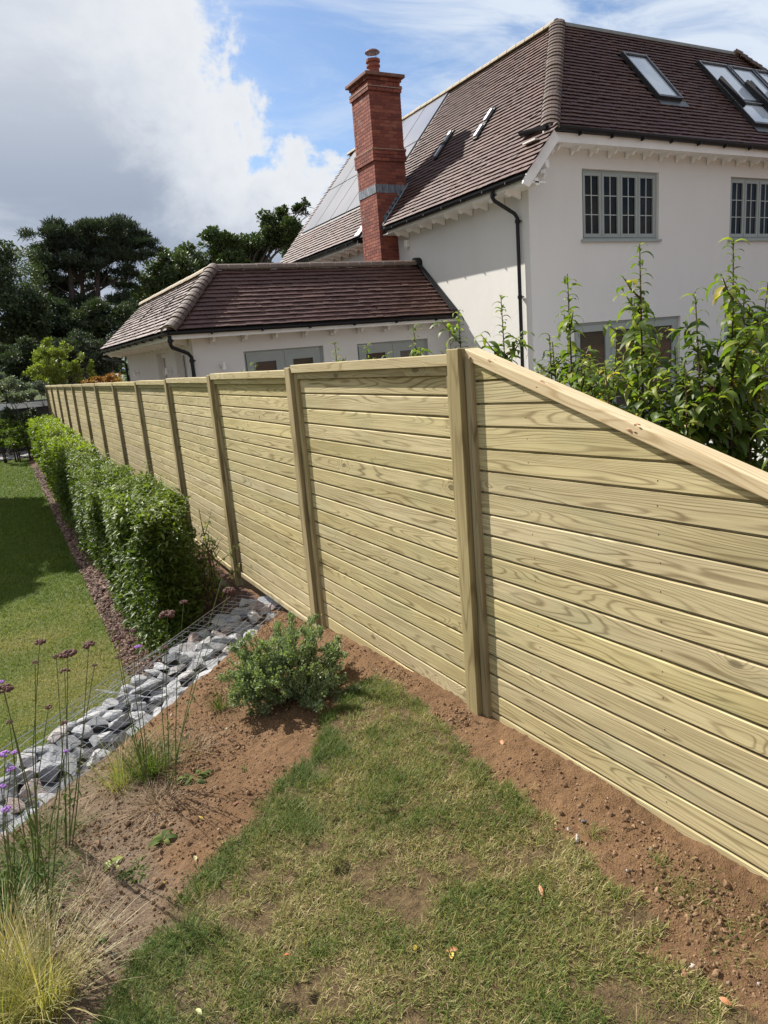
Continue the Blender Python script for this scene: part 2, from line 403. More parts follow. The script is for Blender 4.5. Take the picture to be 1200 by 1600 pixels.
m_gstem = simple('green_stem', (.10, .13, .04), .6, .3, 30)
m_vbrown = simple('dry_flower', (.095, .036, .026), .8, .3, 90)
m_vpurple = simple('purple_flower', (.30, .13, .42), .7, .3, 90)

# ------------------------------------------------------------------ ground
GA = np.array([-.08, 3.67]); GD = nrm([.733, .68]); GN = np.array([GD[1], -GD[0]])   # gabion: bank-side line
def gs(x, y): return (x - GA[0]) * GN[0] + (y - GA[1]) * GN[1]
LAWN = -.68
def height(x, y):
    x = np.asarray(x, float); y = np.asarray(y, float); s = gs(x, y)
    bank = -.27 + .40 * (1 - np.exp(-np.maximum(s, 0) / 1.6)) + .035 * sstep(-.4, .6, 1.79 - x) * 0
    low = LAWN + .33 * sstep(.95, 1.55, x) * sstep(3, 6, y)
    low = low + .03 * sstep(.45, .75, x)
    wdt = sstep(-.16, -.01, s)
    west = low * (1 - wdt) + bank * wdt
    east = -.12 + 0 * x
    fe = sstep(1.95, 3.2, x)
    return west * (1 - fe) + east * fe
def in_poly(x, y, P):
    r = np.zeros(x.shape, bool); n = len(P)
    for i in range(n):
        x1, y1 = P[i]; x2, y2 = P[(i + 1) % n]
        c_ = ((y1 > y) != (y2 > y)) & (x < (x2 - x1) * (y - y1) / (y2 - y1 + 1e-12) + x1); r ^= c_
    return r
def ground_at(u, v):
    p = at(u, v, 2, 0)
    for _ in range(12): p = at(u, v, 2, float(height(p[0], p[1])))
    return p
up_px = [(583, 1058), (545, 1085), (500, 1130), (492, 1180), (430, 1232), (392, 1290), (300, 1375), (255, 1450), (190, 1530), (140, 1605), (300, 1900), (900, 1900), (1290, 1600), (1200, 1592), (1090, 1530), (985, 1490), (1045, 1445), (950, 1370), (870, 1290), (800, 1236), (742, 1190), (705, 1140), (655, 1095), (612, 1070)]
UPL = [tuple(ground_at(*p)[:2]) for p in up_px]
UPL = np.array(UPL)
def up_mask(x, y):
    """soft 0..1 cover of the grass on the bank"""
    jx = x + .035 * fbm(x * 14, y * 14, 3, 5); jy = y + .035 * fbm(x * 14 + 50, y * 14, 3, 6)
    ins = in_poly(jx, jy, UPL)
    return ins

def lumpf(x, y):
    return .020 * fbm(x * 3.2, y * 3.2, 3, 11) + .013 * fbm(x * 11, y * 11, 3, 21) + .026 * np.maximum(0, fbm(x * 24, y * 24, 3, 31) - .05)
def hfull(x, y):
    s_ = gs(x, y); up = np.where(in_poly(x, y, UPL), .55, 1.0); return height(x, y) + np.where(y < 8, lumpf(x, y) * up * sstep(-.7, .1, s_), 0) + .010 * fbm(x * .8, y * .8, 3, 41) * (s_ < -.7)
gx = np.concatenate([-np.geomspace(400, 1.6, 60), np.arange(-1.5, 2.1, .0145), np.geomspace(2.12, 600, 70)])
gy = np.concatenate([-np.geomspace(300, .4, 30), np.arange(.0, .8, .08), np.arange(.8, 5.9, .0145), np.arange(5.92, 9, .05), np.geomspace(9.05, 900, 90)])
GX, GY = np.meshgrid(gx, gy)
H = height(GX, GY)
near = (1 - sstep(8, 14, GY)) * (1 - sstep(2, 3, np.abs(GX)))
sG = gs(GX, GY)
lump = lumpf(GX, GY)
upm = up_mask(GX, GY)

H = H + lump * near * np.where(upm, .55, 1.0) * sstep(-.7, .1, sG) + .010 * fbm(GX * .8, GY * .8, 3, 41) * (sG < -.7)
nx, ny = len(gx), len(gy)
V = np.stack([GX, GY, H], -1).reshape(-1, 3)
idx = np.arange(nx * ny).reshape(ny, nx)
Fq = np.stack([idx[:-1, :-1], idx[:-1, 1:], idx[1:, 1:], idx[1:, :-1]], -1).reshape(-1, 4)
# what covers the soil: 0 bare, 1 turf (attribute), and the bark-mulch border
lawn_edge = .57 + .02 * np.sin(GY * 2.1) + (GY - 8) * -.004
lawnm = (sG < -.55) & (GX < lawn_edge) & (GY < 25.2) & (GX > -30)
wild = ((GY >= 26) | (GX < -30)) & (sG < -.5)
mulch = (sG < -.5) & (GX >= lawn_edge) & (GX < 1.75) & (GY < 25.2)
def f_ground(M, b):
    o = M.new('ShaderNodeTexCoord').outputs['Object']
    turf, mul, upt = attr(M, 'turf'), attr(M, 'mulch'), attr(M, 'upturf')
    n1 = M.noise(o, 2.2, 6, .6); n2 = M.noise(o, 38, 6, .7); n3 = M.noise(o, 160, 3, .6); n4 = M.noise(o, 7, 5, .6)
    so = M.mix(M.mapr(n1, .35, .65), (.170, .098, .049), (.235, .138, .070))
    so = M.mix(M.mapr(n4, .45, .72, 0, .6), so, (.30, .180, .095))
    so = M.mix(M.mapr(n2, .35, .65, .55, 0), so, (.095, .053, .032)); so = M.mix(M.mapr(n3, .6, .8, 0, .4), so, (.42, .33, .25))
    # the older, greyer, root-filled soil at the left of the bank
    sp = M.new('ShaderNodeSeparateXYZ', i_0=o)
    gy_ = M.mapr(M.math('ADD', sp.outputs[0], M.math('MULTIPLY', M.math('SUBTRACT', n1, .5), .8)), .12, .50, 1, 0, smooth=True)
    so = M.mix(M.math('MULTIPLY', gy_, .75), so, M.mix(M.mapr(n2, .3, .7), (.105, .078, .056), (.235, .185, .135)))
    us = M.mix(M.mapr(n2, .35, .65), (.06, .045, .024), (.17, .125, .065))
    lw = M.mix(M.mapr(n1, .38, .66), (.06, .105, .010), (.12, .155, .018))
    nd = M.noise(M.vscale(o, (.8, 1, 1)), 1.1, 5, .6)
    dry = M.math('MULTIPLY', M.mapr(sp.outputs[1], 7.2, 9.4, 1, .25, smooth=True), M.mapr(nd, .38, .62, .15, 1))
    lw = M.mix(M.mapr(sp.outputs[1], 25.0, 26.5, 0, .85), lw, (.035, .05, .02)); lw = M.mix(M.math('MULTIPLY', dry, .8), lw, (.21, .175, .07)); lw = M.mix(M.mapr(n2, .3, .7, .45, 0), lw, (.03, .055, .012))
    mu = M.mix(M.mapr(M.noise(o, 26, 6, .75), .35, .65), (.05, .027, .022), (.19, .11, .085)); mu = M.mix(M.mapr(n3, .55, .75, 0, .5), mu, (.30, .20, .15))
    cc = M.mix(turf, so, lw); cc = M.mix(mul, cc, mu); cc = M.mix(M.math('MULTIPLY', upt, .8), cc, us)
    M.put(b.inputs['Base Color'], cc); b.inputs['Roughness'].default_value = .95; b.inputs['Specular IOR Level'].default_value = .15
    bump(M, b, M.math('ADD', n2, M.math('MULTIPLY', n3, .5)), 1.0, .022)
m_ground = mat('ground_soil_and_turf', f_ground)
me = np_mesh('ground', V, Fq, smooth=True)
for nm, arr in (('turf', lawnm | wild), ('mulch', mulch), ('upturf', upm & (sG > 0))):
    a = me.attributes.new(nm, 'FLOAT', 'POINT'); a.data.foreach_set('value', arr.reshape(-1).astype(np.float32))
ground = link('ground', me, mat=m_ground, kind='structure')
mb = MB()   # pale gravel path past the far end of the lawn and the paved terrace by the house
mb.add([(-30, 25.3, -.655), (1.1, 25.3, -.655), (1.1, 27.6, -.655), (-30, 27.6, -.655)], [(0, 1, 2, 3)])
mb.build('path', simple('pale_gravel', (.36, .34, .32), .95, .3, 30), kind='structure')
m_pave = simple('pale_paving', (.34, .325, .30), .85, .12, 5)
t_ = bpy.data.objects.new('pavement', None); COL.objects.link(t_); t_['kind'] = 'structure'
mb = MB(); mb.box((-.297, -.297, -.03), (.297, .297, .0)); slab = None
for iy in range(11):
    for ix in range(20):
        x, y = 4.0 + ix * .6, 4.2 + iy * .6
        if slab is None: s_ = slab = mb.build('slab', m_pave, t_)
        else: s_ = slab.copy(); COL.objects.link(s_); s_.parent = t_
        s_.location = (x, y, -.095 + random.uniform(-.002, .002))

# ------------------------------------------------------------------ grass
bladeV = np.array([[-.5, 0, 0], [.5, 0, 0], [-.38, .12, .5], [.38, .12, .5], [0, .42, 1.0]], float)
bladeF = [np.array([[0, 1, 3, 2]]), np.array([[2, 3, 4]])]
def grassmat(name, stops, rough=.6, trans=.35):
    def f(M, b):
        cc = M.ramp(attr(M), stops)
        M.put(b.inputs['Base Color'], cc); b.inputs['Roughness'].default_value = rough; b.inputs['Specular IOR Level'].default_value = .3
        t = M.new('ShaderNodeBsdfTranslucent'); M.put(t.inputs[0], M.mix(1, cc, (1.15, 1.25, .8), 'MULTIPLY'))
        mx = M.new('ShaderNodeMixShader', i_0=trans, i_1=b.outputs[0], i_2=t.outputs[0]); M.l.new(mx.outputs[0], M.n['Material Output'].inputs[0])
    return mat(name, f)
m_g1 = grassmat('short_turf', [(0, (.075, .12, .02)), (.25, (.135, .175, .034)), (.5, (.225, .22, .06)), (.72, (.36, .30, .125)), (1, (.56, .45, .26))])
m_g2 = grassmat('lawn_turf', [(0, (.07, .12, .010)), (.4, (.125, .175, .015)), (.65, (.20, .225, .03)), (.85, (.30, .265, .075)), (1, (.42, .33, .14))])
def grass(name, x, y, hgt, wid, r, lean, m_, lab=None):
    n = len(x); z = hfull(x, y) - .004
    R = rot_zx(RNG.uniform(0, 6.283, n), -np.abs(lean))
    sc = np.stack([wid, hgt, hgt], -1)
    Vv, Ff, rr = scatter(bladeV, bladeF, np.stack([x, y, z], -1), R, sc, r)
    o = link(name, np_mesh(name, Vv, Ff, rnd=rr, mats=[m_]), kind='stuff'); return o
# turf on the bank, thin and matted, greener along its edges, with bare patches
n = 300000
x = RNG.uniform(-.75, 2.0, n); y = RNG.uniform(.55, 3.6, n)
k = in_poly(x + .05 * fbm(x * 11, y * 11, 3, 3), y + .05 * fbm(x * 11 + 9, y * 11, 3, 4), UPL); x, y = x[k], y[k]
bare = fbm(x * 4.5, y * 4.5, 3, 61); cl = fbm(x * 13, y * 13, 2, 62)
px_r = gs(x, y)
k = RNG.random(len(x)) < np.clip(.70 + 2.0 * (bare + .22) + 1.8 * cl, .04, 1); x, y, bare, cl = x[k], y[k], bare[k], cl[k]
# distance from the polygon's left edge and top: greener there
dl = np.full(len(x), 9.0)
E_ = UPL[:10]
for i in range(len(E_) - 1):
    a_, b_ = E_[i], E_[i + 1]; t = np.clip(((x - a_[0]) * (b_ - a_)[0] + (y - a_[1]) * (b_ - a_)[1]) / ((b_ - a_) @ (b_ - a_)), 0, 1)
    dl = np.minimum(dl, np.hypot(x - a_[0] - t * (b_ - a_)[0], y - a_[1] - t * (b_ - a_)[1]))
green = np.clip(1 - dl / .24, 0, 1) * .8 + np.clip(fbm(x * 2.6, y * 2.6, 2, 66) * .8 + .02, 0, .45)
r = np.clip(RNG.normal(.52, .24, len(x)) + .42 * np.clip(fbm(x * 5, y * 5, 3, 69), -.7, .7) - green * .55 - cl * .10, 0, 1)
tuftn = np.clip(fbm(x * 9, y * 9, 2, 68) * 1.3, -.2, 1)
hg = .018 + .024 * RNG.random(len(x)) + .024 * green + .030 * np.clip(tuftn, 0, 1)
r = np.clip(r - .38 * np.clip(tuftn, 0, 1), 0, 1)
grass('turf_on_bank', x, y, hg, RNG.uniform(.0020, .0034, len(x)), r, RNG.normal(.75, .45, len(x)), m_g1)
# stray tufts on the bare soil near the fence
tx, ty = [], []
for (u, v, s_, c_) in [(900, 1345, .035, 160), (1030, 1350, .02, 110), (1090, 1400, .06, 260), (1150, 1480, .05, 130), (1110, 1560, .04, 120), (815, 1250, .03, 120), (1060, 1395, .04, 150), (700, 1140, .03, 90), (930, 1305, .02, 110), (560, 1340, .05, 100), (1190, 1440, .05, 120), (1010, 1520, .07, 200)]:
    p = ground_at(u, v); tx.append(p[0] + RNG.normal(0, s_, c_)); ty.append(p[1] + RNG.normal(0, s_, c_))
tx, ty = np.concatenate(tx), np.concatenate(ty); n = len(tx)
grass('stray_grass', tx, ty, RNG.uniform(.015, .05, n), RNG.uniform(.0015, .0028, n), np.clip(RNG.normal(.35, .25, n), 0, 1), RNG.normal(.7, .4, n), m_g1)
# lower lawn
n = 210000
t = RNG.random(n) ** 1.7; y = 3.6 + t * 21.5; x = RNG.uniform(-2.4, .62, n) 
k = (gs(x, y) < -.60) & (x < .57 + .02 * np.sin(y * 2.1) - (y - 8) * .004 + .012 * RNG.normal(size=n)); x, y = x[k], y[k]; n = len(x)
dd = np.maximum(y, 4) / 5.0
dryp = np.clip((9.0 - y) / 1.6, 0, 1) * np.clip(fbm(x * 1.6, y * 1.6, 3, 71) * 1.6 + .9, 0, 1.2)
r = np.clip(RNG.normal(.30, .14, n) + .42 * dryp + .06 * fbm(x * 6, y * 6, 2, 75) - .1 * (x > .40), 0, 1)
grass('lawn_grass', x, y, (.022 + .016 * RNG.random(n)) * np.minimum(dd, 1.5), .0036 * dd ** 1.0 * RNG.uniform(.7, 1.2, n), r, RNG.normal(.5, .3, n), m_g2)

# clods and pebbles
phi = (1 + 5 ** .5) / 2
icoV = nrm(np.array([(-1, phi, 0), (1, phi, 0), (-1, -phi, 0), (1, -phi, 0), (0, -1, phi), (0, 1, phi), (0, -1, -phi), (0, 1, -phi), (phi, 0, -1), (phi, 0, 1), (-phi, 0, -1), (-phi, 0, 1)])) * math.sqrt(12)
icoF = np.array([(0, 11, 5), (0, 5, 1), (0, 1, 7), (0, 7, 10), (0, 10, 11), (1, 5, 9), (5, 11, 4), (11, 10, 2), (10, 7, 6), (7, 1, 8), (3, 9, 4), (3, 4, 2), (3, 2, 6), (3, 6, 8), (3, 8, 9), (4, 9, 5), (2, 4, 11), (6, 2, 10), (8, 6, 7), (9, 8, 1)])
def clods(name, x, y, s, m_, sink=.45):
    n = len(x); z = hfull(x, y) + s * (1 - sink)
    Vv, Ff, rr = scatter(icoV * (1 + .22 * RNG.normal(size=(12, 1))), [icoF], np.stack([x, y, z], -1), rot_zx(RNG.uniform(0, 6.3, n), RNG.uniform(-.8, .8, n)), s[:, None] * RNG.uniform(.6, 1.25, (n, 3)), RNG.random(n))
    link(name, np_mesh(name, Vv, Ff, rnd=rr, mats=[m_]), kind='stuff')
def f_clod(M, b):
    cc = M.ramp(attr(M), [(0, (.13, .074, .038)), (.5, (.195, .115, .060)), (.98, (.27, .17, .095)), (.993, (.26, .25, .235)), (1, (.42, .38, .33))])
    M.put(b.inputs['Base Color'], cc); b.inputs['Roughness'].default_value = .95
    bump(M, b, M.noise(M.new('ShaderNodeTexCoord').outputs['Object'], 120, 4), .5, .005)
m_clod = mat('soil_clod', f_clod)
n = 120000; x = RNG.uniform(-1.2, 1.78, n); y = RNG.uniform(.7, 5.6, n)
k = (gs(x, y) > .02) & (~in_poly(x, y, UPL)) & (RNG.random(n) < np.clip(.45 + 1.0 * fbm(x * 3, y * 3, 2, 81), .05, 1)); x, y = x[k], y[k]
clods('soil_clods', x, y, np.minimum(.0020 + RNG.exponential(.0017, len(x)), .013), m_clod)
n = 9000; y = 4.9 + RNG.random(n) ** 1.6 * 17; x = RNG.uniform(.55, .85, n)
k = gs(x, y) < -.6; x, y = x[k], y[k]
def f_chip(M, b):
    M.put(b.inputs['Base Color'], M.ramp(attr(M), [(0, (.05, .028, .022)), (.5, (.14, .08, .06)), (.9, (.24, .15, .11)), (1, (.40, .30, .23))])); b.inputs['Roughness'].default_value = .9
clods('bark_mulch', x, y, RNG.uniform(.006, .016, len(x)) * np.minimum(y / 6, 2), mat('bark_chip', f_chip))

# ------------------------------------------------------------------ fence
PX = [1.79, 1.745, 1.71, 1.715, 1.70, 1.66, 1.61, 1.58, 1.55, 1.52, 1.49, 1.46, 1.42]
PY = [2.73 + 1.94 * i for i in range(13)]
PT = [1.774, 1.726, 1.69, 1.652, 1.625, 1.604, 1.59, 1.572, 1.556, 1.54, 1.526, 1.509, 1.495]
fence = thing('wooden_fence', 'long new fence of pale treated pine boards stepping down the garden between posts', 'fence', (1.826, 2.73, 0))
def inv(o): return o.matrix_world.inverted()
# post: proud front, built at its own base; x towards the neighbour is +
def post_mesh(h):
    mb = MB(); mb.box((-.036, -.095, -.6), (.06, 0, h)); return mb
for i, (x, y, t) in enumerate(zip(PX, PY, PT)):
    b0 = -.1 if i == 0 else -.3
    p = post_mesh(t - 0).build('post', m_post, fence, bevel=.004)
    p.location = (x - 1.79, y - 2.73, 0)
# posts past the frame, at the near end
for (x, y, t) in ((1.805, .80, 1.24),):
    p = post_mesh(t).build('post', m_post, fence, bevel=.004); p.location = (x - 1.79, y - 2.73, 0)
PITCH = .0985
plankm = {}
def plank_mesh(L):
    key = round(L, 3)
    if key in plankm: return plankm[key]
    # cross section in (x,z): face toward -x, eased top edge, shadow groove below
    h = PITCH; prof = [(.003, .0095), (.0, .0125), (.0, h - .0045), (.003, h - .0005), (.020, h - .0005), (.020, .0), (.0165, .0), (.0165, .0095)]
    n = len(prof); Vv = [(a, 0, b) for a, b in prof] + [(a, L, b) for a, b in prof]
    Fc = [tuple(range(n)), tuple(range(n, 2 * n))[::-1]] + [(i, i + n, (i + 1) % n + n, (i + 1) % n) for i in range(n)]
    me = bpy.data.meshes.new('plank'); me.from_pydata(Vv, [], Fc); me.update(); me.materials.append(m_plank); plankm[key] = me; return me
rail_cache = {}
def panel(i, a, b, top, rows, zlift=0.0, tilt=0.0, slope=None):
    """a: near post's north side, b: far post; local y runs from the near end to the far end"""
    a = np.array(a, float); b = np.array(b, float); d = b - a; L = float(np.linalg.norm(d)); yaw = math.atan2(-d[0], d[1])
    fp = bpy.data.objects.new('fence_panel', None); COL.objects.link(fp); fp.parent = fence
    fp.location = (a[0] - 1.79, a[1] - 2.73, top); fp.rotation_euler = (tilt, 0, yaw)
    st = .045
    # stiles at both ends
    for (y0, y1) in ((0.002, st), (L - st, L - .002)):
        mb = MB()
        ztop = -.003
        if slope: ztop = -slope(y1 if y0 < .5 else y0)
        sh_ = (lambda z: tilt * z) if slope else (lambda z: 0)
        mb.prism([(-.022, y0 + sh_(-1.93), -1.93), (-.022, y1 + sh_(-1.93), -1.93), (-.022, y1 + sh_(ztop), ztop), (-.022, y0 + sh_(ztop), ztop)], (.052, 0, 0)); o = mb.build('stile', m_post, fp, bevel=.002)
    if not slope:
        mb = MB(); mb.box((-.040, .001, -.052), (.045, L - .001, 0)); mb.build('capping_rail', m_rail, fp, bevel=.003)
        mb = MB(); mb.box((-.020, st + .001, -.094), (.028, L - st - .001, -.053)); mb.build('top_rail', m_rail, fp, bevel=.002)
        z0 = -.096
    else: z0 = PITCH; rows += 1
    Lp = L - 2 * st - .004
    for r in range(rows):
        zb = z0 - (r + 1) * PITCH
        if slope:
            # boards cut to the slope of the cap: far end (high) .. near end (low)
            h = PITCH; ylo, yhi = st + .002, L - st - .002 + tilt * zb
            def ycut(z):   # y at which the underside of the cap has height z
                lo, hi = 0, L
                for _ in range(30):
                    mid_ = (lo + hi) / 2
                    if -slope(mid_) < z: lo = mid_
                    else: hi = mid_
                return lo
            y_b, y_t = ycut(zb + .0), ycut(zb + h)
            if y_b >= yhi - .01: continue
            y_b = max(y_b, ylo); y_t = min(max(y_t, ylo), yhi)
            if y_t <= ylo + 1e-4:
                o = link('plank', plank_mesh(yhi - ylo), fp); o.location = (0, ylo, zb); continue
            # polygon in (y,z) extruded
            pol = [(yhi, zb), (yhi, min(zb + h - .001, -slope(yhi))), (y_t, min(zb + h - .001, -slope(y_t))), (y_b, min(zb + .0, -slope(y_b)) if y_b > ylo else -slope(ylo))]
            if y_b <= ylo + 1e-4: pol.append((ylo, zb))
            mb = MB(); mb.prism([(0.0, p_[0], p_[1] - zb + (.0098 if abs(p_[1] - zb) < 1e-6 else 0)) for p_ in pol], (.018, 0, 0)); mb.box((.0165, max(y_b, ylo), -.001), (.0178, yhi, .0097)); o = mb.build('plank', m_plank, fp); o.location = (0, 0, zb)
        else:
            o = link('plank', plank_mesh(Lp), fp); o.location = (0, st + .002, zb)
    zb = z0 - rows * PITCH
    mb = MB(); mb.box((-.012, st + .001, zb - .045), (.03, L - st - .001, zb - .002)); mb.build('bottom_rail', m_rail, fp, bevel=.002)
    # nail heads, a few along each board
    nb = MB()
    for r in range(rows):
        for yy in (.45 * L, .02 + .5 * st + .06, L * .8):
            z = z0 - (r + .5) * PITCH + random.uniform(-.012, .012); y_ = yy + random.uniform(-.004, .004)
            if slope and z > -slope(y_) - .03: continue
            nb.tube([(-.0006, y_, z), (.004, y_, z)], .0026, 6)
    nb.build('nail_heads', m_alu, fp, kind='stuff')
    return fp
for i in range(12):
    a = (PX[i] + .012, PY[i] + .002); b = (PX[i + 1] + .012, PY[i + 1] - .097)
    rows = 17 if i in (0,) else (18 if i == 1 else 18)
    panel(i, a, b, PT[i + 1] + .020 if i else 1.752, rows + (1 if i == 0 else 0), tilt=-.004 if i else -.006)
# the sloping panel next to the camera; its boards rise a little towards the camera
sl = lambda y: .610 - (y / 1.83) * .637
pf = panel(99, (1.817, .802), (1.802, 2.633), 1.795, 18, tilt=-.040, slope=sl)
# raw pine cap on the slope
A_ = np.array([1.80, 2.633, 1.772]); B_ = np.array([1.815, .805, 1.232])
dv = B_ - A_; L_ = np.linalg.norm(dv)
mb = MB(); mb.box((-.062, 0, -.046), (.012, L_, 0)); cap = mb.build('sloping_cap', m_raw, fence, bevel=.004)
yaxis = Vector(dv / L_); xaxis = Vector((1, 0, 0)); zaxis = xaxis.cross(yaxis)
if zaxis.z < 0: xaxis = -xaxis; zaxis = xaxis.cross(yaxis)
mm = Matrix((( xaxis.x, yaxis.x, zaxis.x, A_[0] - 1.79), (xaxis.y, yaxis.y, zaxis.y, A_[1] - 2.73), (xaxis.z, yaxis.z, zaxis.z, A_[2]), (0, 0, 0, 1)))
cap.matrix_basis = mm
m_knot = simple('torn_knot', (.36, .21, .11), .9, .45, 60, bmp=.8)
KN = [(.19, .020, 1), (.50, .026, 2), (1.02, .030, 3)]
def knots():
    for yk, r_, sd_ in KN:
        rgk = np.random.default_rng(sd_); mb = MB()
        for q in range(9):
            c_ = np.array([.012 - .026 * rgk.random(), yk + rgk.normal(0, r_ * .6), -.004 - .022 * (q % 3 == 0)]); Vk = icoV * np.array([.008, .016, .0045]) * rgk.uniform(.6, 1.3) + c_ + rgk.normal(0, .0012, (12, 3)); mb.add(Vk, [tuple(f) for f in icoF])
        o = mb.build('knot', m_knot, fence); o.matrix_basis = mm
knots()
# old sleeper lying along the foot of the fence past the gabion
mb = MB(); mb.box((-.10, 0, 0), (.02, 2.4, .10)); sl1 = mb.build('sleeper', m_sleeper, bevel=.01, loc=(1.585, 6.38, -.335)); sl1.rotation_euler = (0, .1, .02)
tag(sl1, 'weathered grey timber sleeper along the fence foot beside the hedge', 'sleeper')

# ------------------------------------------------------------------ gabion
gab = thing('gabion_wall', 'wire basket of blue-grey rocks holding up the bare soil bank', 'gabion wall', (GA[0], GA[1], -.27))
def gpt(l, s, z): p = GA + GD * l + GN * s; return (p[0] - GA[0], p[1] - GA[1], z + .27)
def rockmesh(seed):
    rg = np.random.default_rng(seed); me0 = bpy.data.meshes.new('stone')
    import bmesh
    bm = bmesh.new(); bmesh.ops.create_icosphere(bm, subdivisions=3, radius=1)
    nrmls = [nrm(rg.normal(size=3)) for _ in range(11)]; ds = rg.uniform(.36, .80, 11)
    for v in bm.verts:
        p = np.array(v.co)
        for q, dd_ in zip(nrmls, ds):
            e = p.dot(q) - dd_
            if e > 0: p = p - q * e
        p = p * (1 + .018 * rg.normal()); v.co = p
    bm.to_mesh(me0); bm.free(); me0.materials.append(m_stone)
    return me0
rocks = [rockmesh(100 + i) for i in range(9)]
l = -1.75; cnt = 0
cols = []
while l < 2.95:
    for row, s0 in enumerate((-.10, -.235, -.37, -.50)):
        for layer in range(3):
            if layer and s0 > -.45: continue
            if cnt >= 296: break
            o = link('stone', rocks[random.randrange(9)], gab)
            sx = random.uniform(.075, .125)
            o.location = gpt(l + random.uniform(-.03, .03) + .03 * (row % 2), s0 + random.uniform(-.02, .02), -.315 - .135 * layer + random.uniform(-.018, .012) - (.02 if row == 0 else 0))
            o.scale = (sx, sx * random.uniform(.62, .9), random.uniform(.040, .070))
            o.rotation_euler = (random.uniform(-.35, .35), random.uniform(-.35, .35), random.uniform(0, 6.28)); cnt += 1
    l += .112
mb = MB()
pl = [gpt(-1.8, -.06, 0), gpt(2.7, -.06, 0), gpt(2.7, -.54, 0), gpt(-1.8, -.54, 0)]
mb.prism([(p[0], p[1], -.52) for p in pl], (0, 0, .44)); mb.build('rubble_core', simple('dark_rubble', (.045, .045, .05), .95, .4, 12, bmp=.8), gab)
mb = MB()
def wob(): return random.uniform(-.013, .013)
for k_ in range(-24, 38):   # across the top and down the lawn side
    l0 = k_ * .075
    mb.tube([gpt(l0 + wob(), -.04, -.245 + wob()), gpt(l0 + wob(), -.2, -.243 + wob()), gpt(l0 + wob(), -.4, -.240 + wob()), gpt(l0, -.585, -.225), gpt(l0 + wob(), -.60, -.45), gpt(l0, -.60, -.70)], .0016, 3, False)
for s_, z_ in [(-.04 - .075 * q, -.243 + .002 * (q % 2)) for q in range(8)] + [(-.60, -.24 - .075 * q) for q in range(1, 7)]:
    mb.tube([gpt(l0, s_ + wob(), z_ + wob()) for l0 in np.arange(-1.8, 2.76, .15)], .0016, 3, False)
for (s_, z_) in ((-.04, -.243), (-.59, -.226), (-.60, -.69)):
    mb.tube([gpt(l0, s_ + wob(), z_ + wob()) for l0 in np.arange(-1.8, 2.76, .3)], .003, 4, False)
for l0 in (.95, -1.05):      # laced joints between baskets
    for q in range(3): mb.tube([gpt(l0 + wob() * 3, -.04, -.24), gpt(l0 + .02 * q, -.3, -.236 + wob()), gpt(l0 + wob() * 3, -.59, -.225)], .002, 3, False)
mb.build('wire_mesh', m_galv, gab, kind='stuff')

# ------------------------------------------------------------------ tiled roofs
def tile_roof(name, parent, O, U, Vv, inside, ulen, vlen, gauge, m_, wd=.165, off=(0, 0, 0)):
    """tiles on a plane: O origin at the eave, U along it, Vv up the slope; inside(u,v)->bool mask"""
    O, U, Vv = np.array(O, float), nrm(U), nrm(Vv); Nn = np.cross(U, Vv)
    if Nn[2] < 0: Nn = -Nn
    us, vs = [], []
    for r in range(int(vlen / gauge) + 1):
        u0 = np.arange(-.2 + (r % 2) * wd / 2, ulen + .2, wd); us.append(u0); vs.append(np.full(len(u0), r * gauge))
    us, vs = np.concatenate(us), np.concatenate(vs); k = inside(us + wd / 2, vs + gauge / 2); us, vs = us[k], vs[k]; n = len(us)
    g = .0015; th = .015; lo, hi = .0, gauge + .02
    tV = np.array([[g, lo, .036], [wd - g, lo, .036], [wd - g, hi, .004], [g, hi, .004], [g, lo, .036 - th], [wd - g, lo, .036 - th]], float)
    tF = [np.array([[0, 1, 2, 3], [4, 5, 1, 0]]), np.array([[4, 0, 3], [5, 2, 1]])]
    V3 = tV[None] + np.stack([us, vs, np.zeros(n)], -1)[:, None, :]
    V3[:, :, 2] += RNG.normal(0, .0022, (n, 1)) + RNG.normal(0, .0015, (n, 6)) + .006 * fbm(us * .9, vs * .9, 2, 9)[:, None]
    V3[:, :, 1] += RNG.normal(0, .0018, (n, 1))
    W = O + V3[..., 0:1] * U + V3[..., 1:2] * Vv + V3[..., 2:3] * Nn - np.array(off)
    offi = (np.arange(n) * 6)[:, None, None]
    return link(name, np_mesh(name, W.reshape(-1, 3), [(f[None] + offi).reshape(-1, f.shape[1]) for f in tF], rnd=np.repeat(np.clip(RNG.normal(.5, .17, n), 0, 1), 6), mats=[m_]), parent, kind='stuff')

